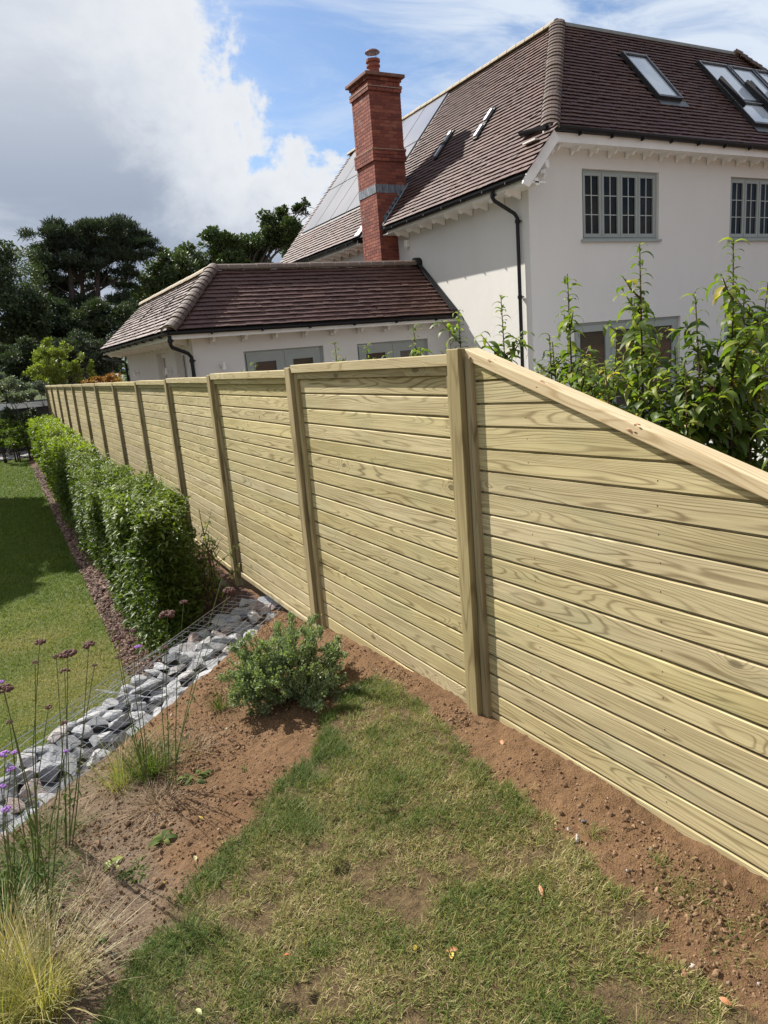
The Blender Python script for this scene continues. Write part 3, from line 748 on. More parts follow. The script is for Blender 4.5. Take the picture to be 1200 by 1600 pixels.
T1 = math.tan(rad(49.5)); C1, S1 = math.cos(rad(49.5)), math.sin(rad(49.5))
HO = np.array([9.22, 11, 0.0])
house = thing('white_house', 'large white rendered house with steep brown tiled roofs and grey casement windows', 'house', tuple(HO))
def hl(p): return tuple(np.array(p, float) - HO)
def HB(lo, hi, name, m_, parent=None, bevel=0):
    mb = MB(); mb.box(hl(lo), hl(hi)); return mb.build(name, m_, parent or house, bevel=bevel)
def wall_open(name, m_, parent, org, P0, du, width, z0, z1, openings, thick, reveal=.10):
    """vertical wall face from P0 along du (unit, 2d), outward normal = right of du; openings (u0,u1,z0,z1)"""
    du = np.array([du[0], du[1], 0.0]); nn = np.array([du[1], -du[0], 0.0]); P0 = np.array([P0[0], P0[1], 0.0])
    us = sorted({0.0, width, *[o_[0] for o_ in openings], *[o_[1] for o_ in openings]}); zs = sorted({z0, z1, *[o_[2] for o_ in openings], *[o_[3] for o_ in openings]})
    mb = MB()
    P = lambda u, z, d=0.0: P0 + du * u + np.array([0, 0, z]) - nn * d - org
    for i in range(len(us) - 1):
        for j in range(len(zs) - 1):
            uc, zc_ = (us[i] + us[i + 1]) / 2, (zs[j] + zs[j + 1]) / 2
            if any(a < uc < b_ and c_ < zc_ < d_ for a, b_, c_, d_ in openings): continue
            mb.add([P(us[i], zs[j]), P(us[i + 1], zs[j]), P(us[i + 1], zs[j + 1]), P(us[i], zs[j + 1])], [(0, 1, 2, 3)])
    for a, b_, c_, d_ in openings:
        for (q1, q2) in (((a, c_), (a, d_)), ((b_, c_), (b_, d_)), ((a, c_), (b_, c_)), ((a, d_), (b_, d_))):
            mb.add([P(*q1), P(*q2), P(*q2, reveal), P(*q1, reveal)], [(0, 1, 2, 3)])
    return mb.build(name, m_, parent)

def casement(parent, org, P0, du, u0, z0, w_, h_, ncas, cols_, rows_, m_f, m_g, rec=.06, name='window', cill=True, fw=.05, sw=.055, mid=None):
    """window: frame, casements with glazing bars, panes; set back rec from the wall face"""
    du = np.array([du[0], du[1], 0.0]); nn = np.array([du[1], -du[0], 0.0]); B = np.array([P0[0], P0[1], 0.0]) + du * u0 + np.array([0, 0, z0])
    def bx(mb, ua, ub, za, zb_, da, db):
        c_ = [B + du * u + np.array([0, 0, z]) + nn * d - org for d in (da, db) for z in (za, zb_) for u in (ua, ub)]
        mb.add(c_, [(0, 1, 3, 2), (4, 6, 7, 5), (0, 4, 5, 1), (2, 3, 7, 6), (0, 2, 6, 4), (1, 5, 7, 3)])
    mb = MB(); e = .002
    bx(mb, e, fw, e, h_ - e, -rec - .06, -rec); bx(mb, w_ - fw, w_ - e, e, h_ - e, -rec - .06, -rec)
    bx(mb, fw, w_ - fw, e, fw, -rec - .06, -rec); bx(mb, fw, w_ - fw, h_ - fw, h_ - e, -rec - .06, -rec)
    cw = (w_ - 2 * fw) / ncas
    for i in range(1, ncas): bx(mb, fw + i * cw - .012, fw + i * cw + .012, fw, h_ - fw, -rec - .055, -rec + .003)
    fr = mb.build(name, m_f, parent)
    for i in range(ncas):
        a, b_ = fw + i * cw + .013, fw + (i + 1) * cw - .013; za, zb_ = fw + .003, h_ - fw - .003
        mb = MB(); d0, d1 = -rec - .045, -rec + .012
        bx(mb, a, a + sw, za, zb_, d0, d1); bx(mb, b_ - sw, b_, za, zb_, d0, d1); bx(mb, a + sw, b_ - sw, za, za + sw + .015, d0, d1); bx(mb, a + sw, b_ - sw, zb_ - sw, zb_, d0, d1)
        if mid: bx(mb, a + sw, b_ - sw, mid, mid + .12, d0, d1 - .004)
        mb.build('casement', m_f, fr)
        ga, gb, gc, gd = a + sw, b_ - sw, za + sw + .015, zb_ - sw
        bw = .014; mb = MB()
        for q in range(1, cols_): u = ga + (gb - ga) * q / cols_; bx(mb, u - bw / 2, u + bw / 2, gc, gd, -rec - .022, -rec - .002)
        for q in range(1, rows_): z = gc + (gd - gc) * q / rows_; bx(mb, ga, gb, z - bw / 2, z + bw / 2, -rec - .0225, -rec - .0015)
        if mb.v: mb.build('glazing_bars', m_bar if m_f is m_sage else m_f, fr)
        for q in range(cols_):
            for r_ in range(rows_):
                mb = MB(); t1, t2 = random.uniform(-.0012, .0012), random.uniform(-.0012, .0012)
                u1, u2 = ga + (gb - ga) * q / cols_ + .001, ga + (gb - ga) * (q + 1) / cols_ - .001
                z1, z2 = gc + (gd - gc) * r_ / rows_ + .001, gc + (gd - gc) * (r_ + 1) / rows_ - .001
                bx(mb, u1, u2, z1, z2, -rec - .030, -rec - .020)
                pv = mb.build('pane', m_g, fr)
    if cill:
        mb = MB(); bx(mb, -.05, w_ + .05, -.045, -.001, -rec, .05); mb.build('sill', m_f, fr)
    return fr

XE = 20.0; ZR = 8.20; XR1, XR2, YR = 11.83, 17.6, 13.0
# --- walls
W1 = (9.61, 3.40, 1.86, 1.21)    # x, z0, w, h
o1 = [(W1[0] - 9.22 + .0, 0, 0, 0)]
wf = [(10.60 - 9.22, 12.62 - 9.22, 3.63 - .02, 4.83)]
# window positions read off the photograph on the wall plane y=11
def onwall(u, v): p = at(u, v, 1, 11.0); return p[0], p[2]
(a0, zt0), (a1, zb0) = onwall(909, 263), onwall(1029, 377)
wz0, wz1 = zb0 + .035, zt0
(c0, _), _d = onwall(1142, 278), 0
c1 = c0 + (a1 - a0)
ww = a1 - a0
ops = [(a0 - 9.22, a1 - 9.22, wz0, wz1), (c0 - 9.22, c0 + ww - 9.22, wz0, wz1), (1.05, 4.1, .0, 1.98), (5.55, 9.2, .0, 1.94)]
front = wall_open('front_wall', m_render, house, HO, (9.22, 11), (1, 0), XE - .35 - 9.22, .42, 5.174, [(o_[0], o_[1], max(o_[2], .42), o_[3]) for o_ in ops], .3)
# brick plinth, visible between the two doors
pls = []
for (x0, x1) in ((9.20, 10.27), (13.32, 14.77), (18.42, XE - .35)):
    mbp = MB(); mbp.box(hl((x0, 10.985, -.3)), hl((x1, 11.3, .418))); pls.append(mbp.build('plinth', m_bmortar, house))
nb = 0; bmesh_brick = MB(); bmesh_brick.box((0, 0, 0), (.215, .1, .065))
bm_me = None
for (x0, x1), pl_ in zip(((9.20, 10.27), (13.32, 14.77)), pls):
    for r_ in range(8):
        xx = x0 - (.1125 if r_ % 2 else 0)
        while xx < x1 - .02:
            q0, q1 = max(xx, x0), min(xx + .215, x1)
            if q1 - q0 > .03:
                if bm_me is None: o = bmesh_brick.build('brick', m_brick, pl_, bevel=0); bm_me = o.data
                else: o = link('brick', bm_me, pl_)
                o.location = hl((q0, 10.979, -.2 + r_ * .077)); o.scale = ((q1 - q0) / .215, 1, 1)
            xx += .225
casement(house, HO, (9.22, 11), (1, 0), ops[0][0], wz0, ww, wz1 - wz0, 4, 2, 3, m_sage, m_glass)
casement(house, HO, (9.22, 11), (1, 0), ops[1][0], wz0, ww, wz1 - wz0, 4, 2, 3, m_sage, m_glass)
casement(house, HO, (9.22, 11), (1, 0), 1.05, .0, 3.05, 1.98, 3, 1, 1, m_sage, m_dglass, name='glazed_door', cill=False, sw=.13, mid=.8)
casement(house, HO, (9.22, 11), (1, 0), 5.55, .0, 3.65, 1.94, 4, 1, 1, m_sage, m_dglass, name='glazed_door', cill=False, sw=.13, mid=.8)
HB((10.2, 10.95, -.2), (18.5, 11.12, -.002), 'door_step', simple('slate_step', (.12, .13, .15), .6))
# west wall, in two stretches with the chimney between
mb = MB()
def quad(mb, *P): mb.add([hl(p) for p in P], [tuple(range(len(P)))])
quad(mb, (9.22, 23.0, -.3), (9.22, 11, -.3), (9.22, 11, 4.95), (9.22, 23.0, 4.95))
quad(mb, (9.22, 11.0, -.3), (9.22, 11.0, .42), (9.5, 11.3, .42), (9.5, 11.3, -.3))
mb.build('west_wall', m_render, house)
mb = MB()   # gable at the back, unseen sides
quad(mb, (9.22, 23.0, -.3), (XE - .35, 23.0, -.3), (XE - .35, 23.0, 4.95), (XR2, 23., ZR - .1), (XR1, 23.0, ZR - .15), (9.22, 23.0, 5.0))
quad(mb, (XE - .35, 11, -.3), (XE - .35, 23, -.3), (XE - .35, 23, 5.0), (XE - .35, 11, 5.0))
mb.build('back_wall', m_render, house)
# --- roof decks (dark, under the tiles)
ZW, XWE = 4.60, 8.75
wz = lambda x: ZW + T1 * (x - XWE)
YF, ZF = 10.60, 5.38
fz = lambda y: ZF + T1 * (y - YF)
mb = MB(); dz = -.03
xh = XWE + (ZF - ZW) / T1      # where the west plane reaches the front eave's height
quad(mb, (XWE, 10.46, ZW + dz), (xh, 10.46, ZF + dz), (XR1, YR, ZR + dz), (XR1, 23.15, ZR + dz), (XWE, 23.15, ZW + dz))
quad(mb, (xh, YF, ZF + dz), (XE, YF, ZF + dz), (XR2, YR, ZR + dz), (XR1, YR, ZR + dz))
quad(mb, (XE, YF, ZF + dz), (XE, 23.15, ZF + dz), (XR2, 23.15, ZR + dz), (XR2, YR, ZR + dz))
quad(mb, (XR1, YR, ZR + dz - .04), (XR2, YR, ZR + dz - .04), (XR2, 23.15, ZR + dz - .04), (XR1, 23.15, ZR + dz - .04))
mb.build('roof_deck', m_underlay, house)
sol_u = (13.95 - 0, 0)
def west_in(u, v):   # u: distance from y=10.46 northwards, v up the slope
    y = 10.46 + u; x = XWE + v * C1; z = ZW + v * S1
    ok = (u > -.05) & (y < 23.13) & (x < XR1 + .02)
    ok &= ~((y < YR + .1) & (z > ZF) & (z > fz(y) + .03))        # beyond the hip
    ok &= ~((y > 15.72) & (y < 17.02) & (x < 9.60))      # chimney
    ok &= ~((y > 16.85) & (y < 22.80) & (x > 10.14) & (x < 11.80) & (y > 16.95 + .0)) | (x > 11.8)
    ok &= ~((y > 18.2) & (y < 22.80) & (x > 9.60) & (x < 11.80))
    return ok
tile_roof('west_roof_tiles', house, (XWE, 10.46, ZW), (0, 1, 0), (C1, 0, S1), west_in, 12.7, 4.75, .118, m_tile, off=HO)
def front_in(u, v):
    x = xh + u; y = YF + v * C1; z = ZF + v * S1
    ok = (z < ZR - .03) & (z < wz(x) + .02) & (z < ZF + (XE - x) * T1 + .02)
    for (x0, x1, y0, y1) in ((13.0, 13.76, 11.36, 12.44), (15.5, 18.4, 11.0, 12.55)): ok &= ~((x > x0) & (x < x1) & (y > y0) & (y < y1))
    return ok
tile_roof('front_roof_tiles', house, (xh, YF, ZF), (1, 0, 0), (0, C1, S1), front_in, XE - xh, 3.8, .118, m_tile, off=HO)
tile_roof('east_roof_tiles', house, (XE, YF, ZF), (0, 1, 0), (-C1, 0, S1), lambda u, v: (v * C1 < u + .05) & (XE - v * C1 > XR2), 12.5, 3.8, .16, m_tile, wd=.33, off=HO)
# ridges
def ridge_run(parent, org, A, B_, n_, r_, m1, nm='ridge_tile', sink=0.0):
    A, B_ = np.array(A, float), np.array(B_, float); d = (B_ - A) / n_; L = np.linalg.norm(d); dn = d / L
    side = nrm(np.cross(dn, [0, 0, 1])); upv = np.cross(side, dn)
    mb = MB(); K = 8
    prof = []
    for i_, (s0, rr) in enumerate(((0.006, r_), (L - .012, r_))):
        for j in range(K + 1): t = math.pi * j / K; prof.append(dn * s0 + side * rr * math.cos(t) + upv * rr * math.sin(t) * .85)
    Fc = [(j, j + 1, K + 2 + j, K + 1 + j) for j in range(K)] + [tuple(range(K + 1)), tuple(range(K + 1, 2 * K + 2))[::-1]]
    mb.add(prof, Fc); me_ = None
    for q in range(n_):
        if me_ is None: o = mb.build(nm, m1, parent); me_ = o.data
        else: o = link(nm, me_, parent)
        o.location = A + d * q - org - np.array([0, 0, sink]) + np.array([0, 0, random.uniform(-.004, .004)])
    mb = MB(); K2 = 8; rr = r_ * .93
    P = [A + side * rr * math.cos(math.pi * j / K2) + upv * rr * .85 * math.sin(math.pi * j / K2) - org for j in range(K2 + 1)]
    mb.prism([p - np.array([0, 0, sink]) for p in P], B_ - A); mb.build('ridge_mortar', m_mortar, parent)
ridge_run(house, HO, (XR1, 12.98, ZR), (XR1, 23.2, ZR), 32, .13, m_buff)
ridge_run(house, HO, (XR2, 12.98, ZR), (XR2, 23.2, ZR), 32, .13, m_buff)
HB((XR1 + .1, YR - .06, ZR - .02), (XR2 - .1, YR + .05, ZR + .045), 'lead_roll', simple('grey_lead_roll', (.25, .26, .25), .6))
def bonnets(parent, org, A, B_, n_, wdt, hl_, mname='bonnet_tile'):
    """saddle-shaped hip tiles lapping up the hip from A to B_"""
    A, B_ = np.array(A, float), np.array(B_, float); d = (B_ - A) / n_; L = np.linalg.norm(d); dn = d / L
    side = nrm(np.cross(dn, [0, 0, 1])); upv = np.cross(side, dn); K = 8
    def arc(s0, r_, lift, drop): 
        return [dn * (s0 - drop * abs(math.cos(math.pi * j / K)) ** 1.5) + side * r_ * math.cos(math.pi * j / K) + upv * (lift + hl_ * (math.sin(math.pi * j / K) - .62)) for j in range(K + 1)]
    pr = arc(-.02, wdt, .026, .045) + arc(L * 1.15, wdt * .93, .004, .045); pr2 = arc(-.02, wdt, .010, .045)
    mb = MB(); Fc = [(j, j + 1, K + 2 + j, K + 1 + j) for j in range(K)]
    mb.add(pr, Fc); mb.add(arc(-.02, wdt, .026, .045) + pr2, [(j + 1, j, K + 1 + j, K + 2 + j) for j in range(K)])
    mm_ = MB(); mm_.add(arc(-.012, wdt * .98, .012, .045) + arc(-.012, wdt * .98, -.030, .045), [(j + 1, j, K + 1 + j, K + 2 + j) for j in range(K)])
    me_ = None; 
    for q in range(n_):
        loc = A + d * q - org + RNG.normal(0, .0035, 3)
        if me_ is None: o = mb.build(mname, m_bonnet, parent, smooth=False); me_ = o.data; mo = mm_.build('bonnet_mortar', m_mortar, o); me2 = mo.data
        else: o = link(mname, me_, parent); mo = link('bonnet_mortar', me2, o)
        o.location = loc
bonnets(house, HO, (xh + .02, YF + .02, ZF + .045), (XR1, YR, ZR + .075), 31, .175, .065)
bonnets(house, HO, (XE - .02, YF + .02, ZF + .06), (XR2, YR, ZR + .09), 31, .155, .10)
# --- eaves: soffit, fascia, gutters, rafter feet, bargeboard
def gutter(parent, org, pts, r_=.072, nm='gutter'):
    pts = [np.array(p, float) - org for p in pts]; mb = MB()
    for a_, b_ in zip(pts[:-1], pts[1:]):
        dn = nrm(b_ - a_); side = nrm(np.cross(dn, [0, 0, 1])); K = 7; L = np.linalg.norm(b_ - a_); V0 = []
        for (base, rr, up_) in ((a_, r_, 0), (b_, r_, 0), (a_, r_ * .86, .001), (b_, r_ * .86, .001)):
            for j in range(K + 1): t = math.pi * (1 + j / K); V0.append(base + side * rr * math.cos(t) + np.array([0, 0, rr * math.sin(t)]))
        n1 = K + 1; Fc = []
        for j in range(K): Fc += [(j, j + 1, n1 + j + 1, n1 + j), (2 * n1 + j + 1, 2 * n1 + j, 3 * n1 + j, 3 * n1 + j + 1)]
        Fc += [(0, n1, 3 * n1, 2 * n1), (K, 2 * n1 + K, 3 * n1 + K, n1 + K), tuple(range(n1)), tuple(range(n1, 2 * n1))[::-1]]
        mb.add(V0, Fc)
    return mb.build(nm, m_black, parent)
def brackets(parent, org, A, B_, n_, off_, m_=None):
    A, B_ = np.array(A, float), np.array(B_, float)
    mb = MB(); dn = nrm(B_ - A); side = np.array([-dn[1], dn[0], 0]) * off_
    mb.prism([dn * -.012 + side * -.03 + np.array([0, 0, -.02]), dn * -.012 + side * .07 + np.array([0, 0, -.04]), dn * -.012 + side * .075 + np.array([0, 0, -.075]), dn * -.012 + side * -.02 + np.array([0, 0, -.09])], dn * .028)
    me_ = None
    for q in range(n_):
        if me_ is None: o = mb.build('gutter_bracket', m_black, parent); me_ = o.data
        else: o = link('gutter_bracket', me_, parent)
        o.location = A + (B_ - A) * (q + .5) / n_ - org
def rafter_feet(parent, org, A, B_, n_, outv, dpt=.26):
    """white scalloped rafter feet under the soffit; outv points away from the wall"""
    A, B_ = np.array(A, float), np.array(B_, float); dn = nrm(B_ - A); ov = np.array(outv, float)
    prof = [(0, 0), (dpt, 0), (dpt, -.035), (dpt - .03, -.05), (dpt - .05, -.085), (dpt - .09, -.10), (dpt - .13, -.075), (dpt - .17, -.07), (0, -.13)]
    mb = MB(); mb.prism([ov * a_ + np.array([0, 0, b_]) - dn * .024 for a_, b_ in prof], dn * .048); me_ = None
    for q in range(n_):
        if me_ is None: o = mb.build('rafter_foot', m_white, parent); me_ = o.data
        else: o = link('rafter_foot', me_, parent)
        o.location = A + (B_ - A) * (q + .5) / n_ - org
# west eave (near stretch)
HB((8.80, 10.52, 4.43), (9.22, 15.84, 4.455), 'soffit', m_white)
HB((8.775, 10.50, 4.425), (8.80, 15.60, 4.545), 'fascia', m_white)
gutter(house, HO, [(8.72, 10.48, 4.545), (8.72, 15.62, 4.545)]); brackets(house, HO, (8.72, 10.6, 4.56), (8.72, 15.5, 4.56), 7, 1)
rafter_feet(house, HO, (9.20, 10.95, 4.43), (9.20, 15.6, 4.43), 9, (-1, 0, 0), .36)
# west eave (far stretch)
HB((8.80, 17.10, 4.43), (9.22, 23.1, 4.455), 'soffit', m_white); HB((8.775, 17.2, 4.425), (8.80, 23.1, 4.545), 'fascia', m_white)
gutter(house, HO, [(8.72, 17.2, 4.545), (8.72, 23.1, 4.545)]); brackets(house, HO, (8.72, 17.3, 4.56), (8.72, 23.0, 4.56), 9, 1)
rafter_feet(house, HO, (9.20, 17.3, 4.43), (9.20, 23.0, 4.43), 11, (-1, 0, 0), .36)
# front eave
HB((9.12, 10.66, 5.175), (XE, 11.0, 5.20), 'soffit', m_white); HB((9.30, 10.635, 5.16), (XE, 10.66, 5.32), 'fascia', m_white)
gutter(house, HO, [(9.33, 11.28, 5.47), (9.35, 10.575, 5.40), (XE, 10.575, 5.33)], .078); brackets(house, HO, (9.7, 10.58, 5.36), (XE, 10.58, 5.34), 13, -1)
rafter_feet(house, HO, (9.55, 10.98, 5.175), (XE, 10.98, 5.175), 22, (0, -1, 0), .24)
# little gable under the hip: bargeboard and boarded soffit
mb = MB()
mb.prism([hl((8.66, 10.47, 4.40)), hl((8.80, 10.47, 4.34)), hl((9.52, 10.47, 5.16)), hl((9.40, 10.47, 5.30)), hl((8.70, 10.47, 4.50))], (0, .03, 0)); mb.build('bargeboard', m_white, house)
mb = MB(); quad(mb, (8.78, 10.5, 4.42), (8.78, 11.0, 4.42), (9.50, 11.0, 5.18), (9.50, 10.5, 5.18)); mb.build('verge_soffit', m_white, house)
mb = MB(); quad(mb, (9.22, 10.997, 4.4), (9.60, 10.997, 4.9), (9.60, 10.997, 5.2), (9.22, 10.997, 5.2)); mb.build('gable_infill', m_render, house)
for (x, z) in ((8.95, 4.50), (9.20, 4.80)):
    mb = MB(); mb.prism([hl((x, 10.52, z)), hl((x + .10, 10.52, z + .02)), hl((x + .12, 10.52, z - .10)), hl((x + .05, 10.52, z - .12)), hl((x + .02, 10.52, z - .05))], (0, .4, 0)); mb.build('rafter_foot', m_white, house)
mb = MB(); mb.box((-.06, -.09, -.05), (.06, .0, .05)); mb.tube([(0, -.05, -.03), (0, -.13, -.09)], .035, 8); ob = mb.build('security_light', m_white, house, loc=hl((9.50, 10.99, 4.72)))
# downpipe on the west wall near the corner
def pipe(parent, org, pts, r_, collars, nm='downpipe'):
    mb = MB(); mb.tube([np.array(p) - org for p in pts], r_, 10)
    for c_ in collars: c_ = np.array(c_) - org; mb.tube([c_ + np.array([0, 0, -.03]), c_ + np.array([0, 0, .03])], r_ * 1.35, 10); mb.box(tuple(c_ + np.array([-.02, -.05, -.012])), tuple(c_ + np.array([.06, .05, .012])))
    return mb.build(nm, m_black, parent, smooth=False)
pipe(house, HO, [(8.72, 11.42, 4.50), (8.72, 11.42, 4.36), (8.75, 11.40, 4.30), (9.10, 11.27, 4.06), (9.145, 11.25, 3.98), (9.145, 11.25, 3.6), (9.145, 11.25, .0)], .036, [(8.72, 11.42, 4.40), (9.145, 11.25, 3.92), (9.145, 11.25, 2.55), (9.145, 11.25, 1.1)])
mb = MB(); mb.box((-.09, -.06, -.08), (0, .06, .08)); mb.tube([(-.045, 0, -.08), (-.045, 0, -.11)], .03, 8); mb.build('alarm_box', m_white, house, bevel=.01, loc=hl((9.22, 15.40, 4.18)))
mb = MB(); mb.box((-.08, 0, -.05), (0, .08, .05)); 
# --- solar panels on the west slope
def on_west(y, x, lift=.035): return np.array([x, y, wz(x)]) + np.array([-S1, 0, C1]) * lift
def slab_on(name, m_, parent, fn, y0, y1, x0, x1, th=.03, lift=.04):
    mb = MB(); P = [fn(y0, x0, lift), fn(y1, x0, lift), fn(y1, x1, lift), fn(y0, x1, lift)]; nn = nrm(np.cross(P[1] - P[0], P[3] - P[0])); nn = nn if nn[2] > 0 else -nn
    mb.prism([p - HO for p in P], nn * th); return mb.build(name, m_, parent)
ys = [17.03, 18.15, 19.27, 20.39, 21.51, 22.63]
slab_on('panel_tray', m_black, house, on_west, 16.97, 22.72, 10.72, 11.82, .012, .012); slab_on('panel_tray', m_black, house, on_west, 18.10, 22.72, 9.55, 10.72, .012, .0125)
slab_on('panel_tray', m_black, house, on_west, 16.97, 18.10, 10.16, 10.72, .012, .0122)
for (r0, r1, cs) in ((10.735, 11.80, range(5)), (9.60, 10.705, range(1, 5))):
    for q in cs: slab_on('solar_panel', m_pv, house, on_west, ys[q] + .022, ys[q + 1] - .022, r0, r1, .035, .025)
slab_on('solar_panel', m_pv, house, on_west, ys[0] + .022, ys[1] - .022, 10.18, 10.705, .035, .025)
# roof vents: pairs of small hooded slots, stepping up the slope
for (yc) in (15.02, 13.44):
    for (xa) in (9.92, 10.20):
        o = slab_on('roof_vent', m_galv, house, on_west, yc - .045 + (.0), yc + .045, xa, xa + .20, .07, .03)
        slab_on('vent_base', m_black, house, on_west, yc - .085, yc + .06, xa - .03, xa + .23, .045, .018)
# --- roof windows on the front slope
def on_front(x, y, lift=.035): return np.array([x, y, fz(y)]) + np.array([0, -S1, C1]) * lift
def slabf(name, m_, parent, x0, x1, y0, y1, th, lift): return slab_on(name, m_, parent, on_front, x0, x1, y0, y1, th, lift)
def roof_window(x0, x1, y0, y1, apron=True):
    fr = slabf('roof_window', m_alu, house, x0, x1, y0, y1, .035, .012)
    e = .055
    for a_ in ((x0, x0 + e, y0, y1), (x1 - e, x1, y0, y1), (x0 + e, x1 - e, y0, y0 + .04), (x0 + e, x1 - e, y1 - .055, y1)):
        slabf('window_frame', m_alu, fr, *a_, .055, .048)
    slabf('pane', m_vel, fr, x0 + e + .002, x1 - e - .002, y0 + .042, y1 - .057, .02, .055)
    slabf('frame_trim', simple('pale_trim', (.30, .31, .32), .4), fr, x0 + .01, x1 - .01, y1 - .035, y1 - .018, .012, .105)
    slabf('frame_trim', m_galv, fr, x0 + .008, x0 + .022, y0, y1 - .04, .010, .105); slabf('frame_trim', m_galv, fr, x1 - .022, x1 - .008, y0, y1 - .04, .010, .105)
    if apron: slabf('flashing_apron', m_alu, fr, x0 - .02, x1 + .12, y0 - .13, y0, .012, .028)
roof_window(13.02, 13.74, 11.42, 12.42)
for xo in (15.54, 16.58, 17.4):
    w_ = .98 if xo < 17 else .9
    roof_window(xo, xo + w_, 11.56, 12.52, apron=False); roof_window(xo, xo + w_, 11.02, 11.55, apron=(xo < 17))
    for xs in (xo, xo + w_ - .06): slabf('balcony_rail', m_black, house, xs, xs + .05, 11.35, 12.0, .10, .12)

# --- chimney
chm = bpy.data.objects.new('chimney', None); COL.objects.link(chm); chm.parent = house; CO = np.array([8.72, 15.87, 2.5]); chm.location = CO - HO
CW, CDp = .84, .90       # x and y size
def cb(lo, hi, name, m_, bevel=0): mb = MB(); mb.box(lo, hi); return mb.build(name, m_, chm, bevel=bevel)
cb((.008, .008, -1.5), (CW - .008, CDp - .008, 5.44), 'flue_core', m_bmortar)
BR = .215; BH = .065; CRS = .075
zc0 = 0.0
bright_me = {}
def bmesh_for(L, dth):
    key = (round(L, 3), dth)
    if key not in bright_me:
        mb = MB(); mb.box((0, 0, 0), (L, dth, BH)); m2 = bpy.data.meshes.new('brick'); m2.from_pydata(mb.v, [], mb.f); m2.update(); m2.materials.append(m_brick); bright_me[key] = m2
    return bright_me[key]
def ring(z, ex, bond, lim):
    """one course round the visible faces: south (y=0, along x) and west (x=0, along y); ex = projection"""
    global nbr
    res = []
    for face in 'SWEN':
        Lf = (CW if face in 'SN' else CDp) + 2 * ex; lo_ = 0 if face in 'SN' else .108; Lf -= lo_
        u = -(BR + .01) * (.5 if bond else 0) + lo_
        while u < Lf - .03:
            u0, u1 = max(u, lo_), min(u + BR, Lf)
            if u1 - u0 > .04: res.append((face, u0 - ex, u1 - u0, z, ex))
            u += BR + .01
    return res
items = []
z = 0.0; q = 0
while z < 5.36:
    ex = 0.0
    za = z + 2.5
    if 6.10 < za < 6.20 or 6.20 < za < 6.34: ex = .035
    if 6.03 < za <= 6.10: ex = .018
    if 7.58 < za < 7.68: ex = .035
    if za > 7.80: ex = .03
    if za > 7.87: ex = .06
    items += ring(z, ex, q % 2, 0); z += CRS; q += 1
vis = [t for t in items if t[0] in 'SW']; rest = [t for t in items if t[0] in 'EN']
vis.sort(key=lambda t: -t[3]); nbr = 0; stuff = MB(); rr_ = []
for t in vis + rest:
    face, u0, L, z, ex = t; dth = .10
    if face == 'S': loc, rz = (u0, -ex, z), 0
    elif face == 'N': loc, rz = (u0, CDp + ex - dth, z), 0
    elif face == 'W': loc, rz = (-ex + dth, u0, z), math.pi / 2
    else: loc, rz = (CW + ex, u0, z), math.pi / 2
    if nbr < 298 and face in 'SW' :
        o = link('brick', bmesh_for(L, dth), chm); o.location = (loc[0], loc[1] + RNG.normal(0, .001), loc[2]); o.rotation_euler = (0, 0, rz); nbr += 1
    else:
        Mx = Matrix.Translation(loc) @ Matrix.Rotation(rz, 4, 'Z'); k0 = stuff.n; stuff.box((0, 0, 0), (L, dth, BH), Mx); rr_ += [random.random()] * 8
o = stuff.build('chimney_bricks', m_brickst, chm, kind='stuff'); a = o.data.attributes.new('rnd', 'FLOAT', 'POINT'); a.data.foreach_set('value', np.array(rr_, np.float32))
cb((-.10, -.10, 5.40), (CW + .10, CDp + .10, 5.475), 'cap_slab', simple('concrete_cap', (.20, .10, .075), .9, .25, 8, bmp=.4), .012)
for (z, e) in ((3.855, .042), (3.60, .022), (5.185, .042)): cb((-e, -e, z), (CW + e, CDp + e, z + .014), 'pale_joint', m_mortar)
# lead tray and stepped flashing
for q in range(5): cb((q * CW / 5 + .006, -.012, 2.90), ((q + 1) * CW / 5 - .006, .0, 3.085), 'lead_sheet', m_lead)
for q in range(5): cb((-.012, q * CDp / 5 + .006, 2.90), (-.0, (q + 1) * CDp / 5 - .006, 3.085), 'lead_sheet', m_lead)
for q in range(7):
    x = 8.86 + q * .085; z = wz(x)
    mb = MB(); mb.prism([np.array(p) - CO for p in ((x, 15.855, z - .02), (x + .13, 15.855, z + .13), (x + .13, 15.855, z + .22), (x, 15.855, z + .16))], (0, .012, 0)); mb.build('step_flashing', m_lead, chm)
mb = MB(); mb.tube([np.array(p) - CO for p in ((8.75, 15.74, wz(8.75) + .05), (9.55, 15.76, wz(9.55) + .06))], .022, 6); mb.build('lead_edge', m_lead, chm)
mb = MB(); mb.prism([np.array(p) - CO for p in ((8.75, 17.02, wz(8.75) + .03), (8.95, 17.02, wz(8.95) + .03), (8.95, 17.25, wz(8.95) + .04), (8.75, 17.3, wz(8.75) + .04))], (0, 0, .02)); mb.box(tuple(np.array((8.90, 16.80, 4.8)) - CO), tuple(np.array((9.55, 17.0, 5.35)) - CO)); mb.build('lead_apron', m_lead, chm)
def efflor(): pass
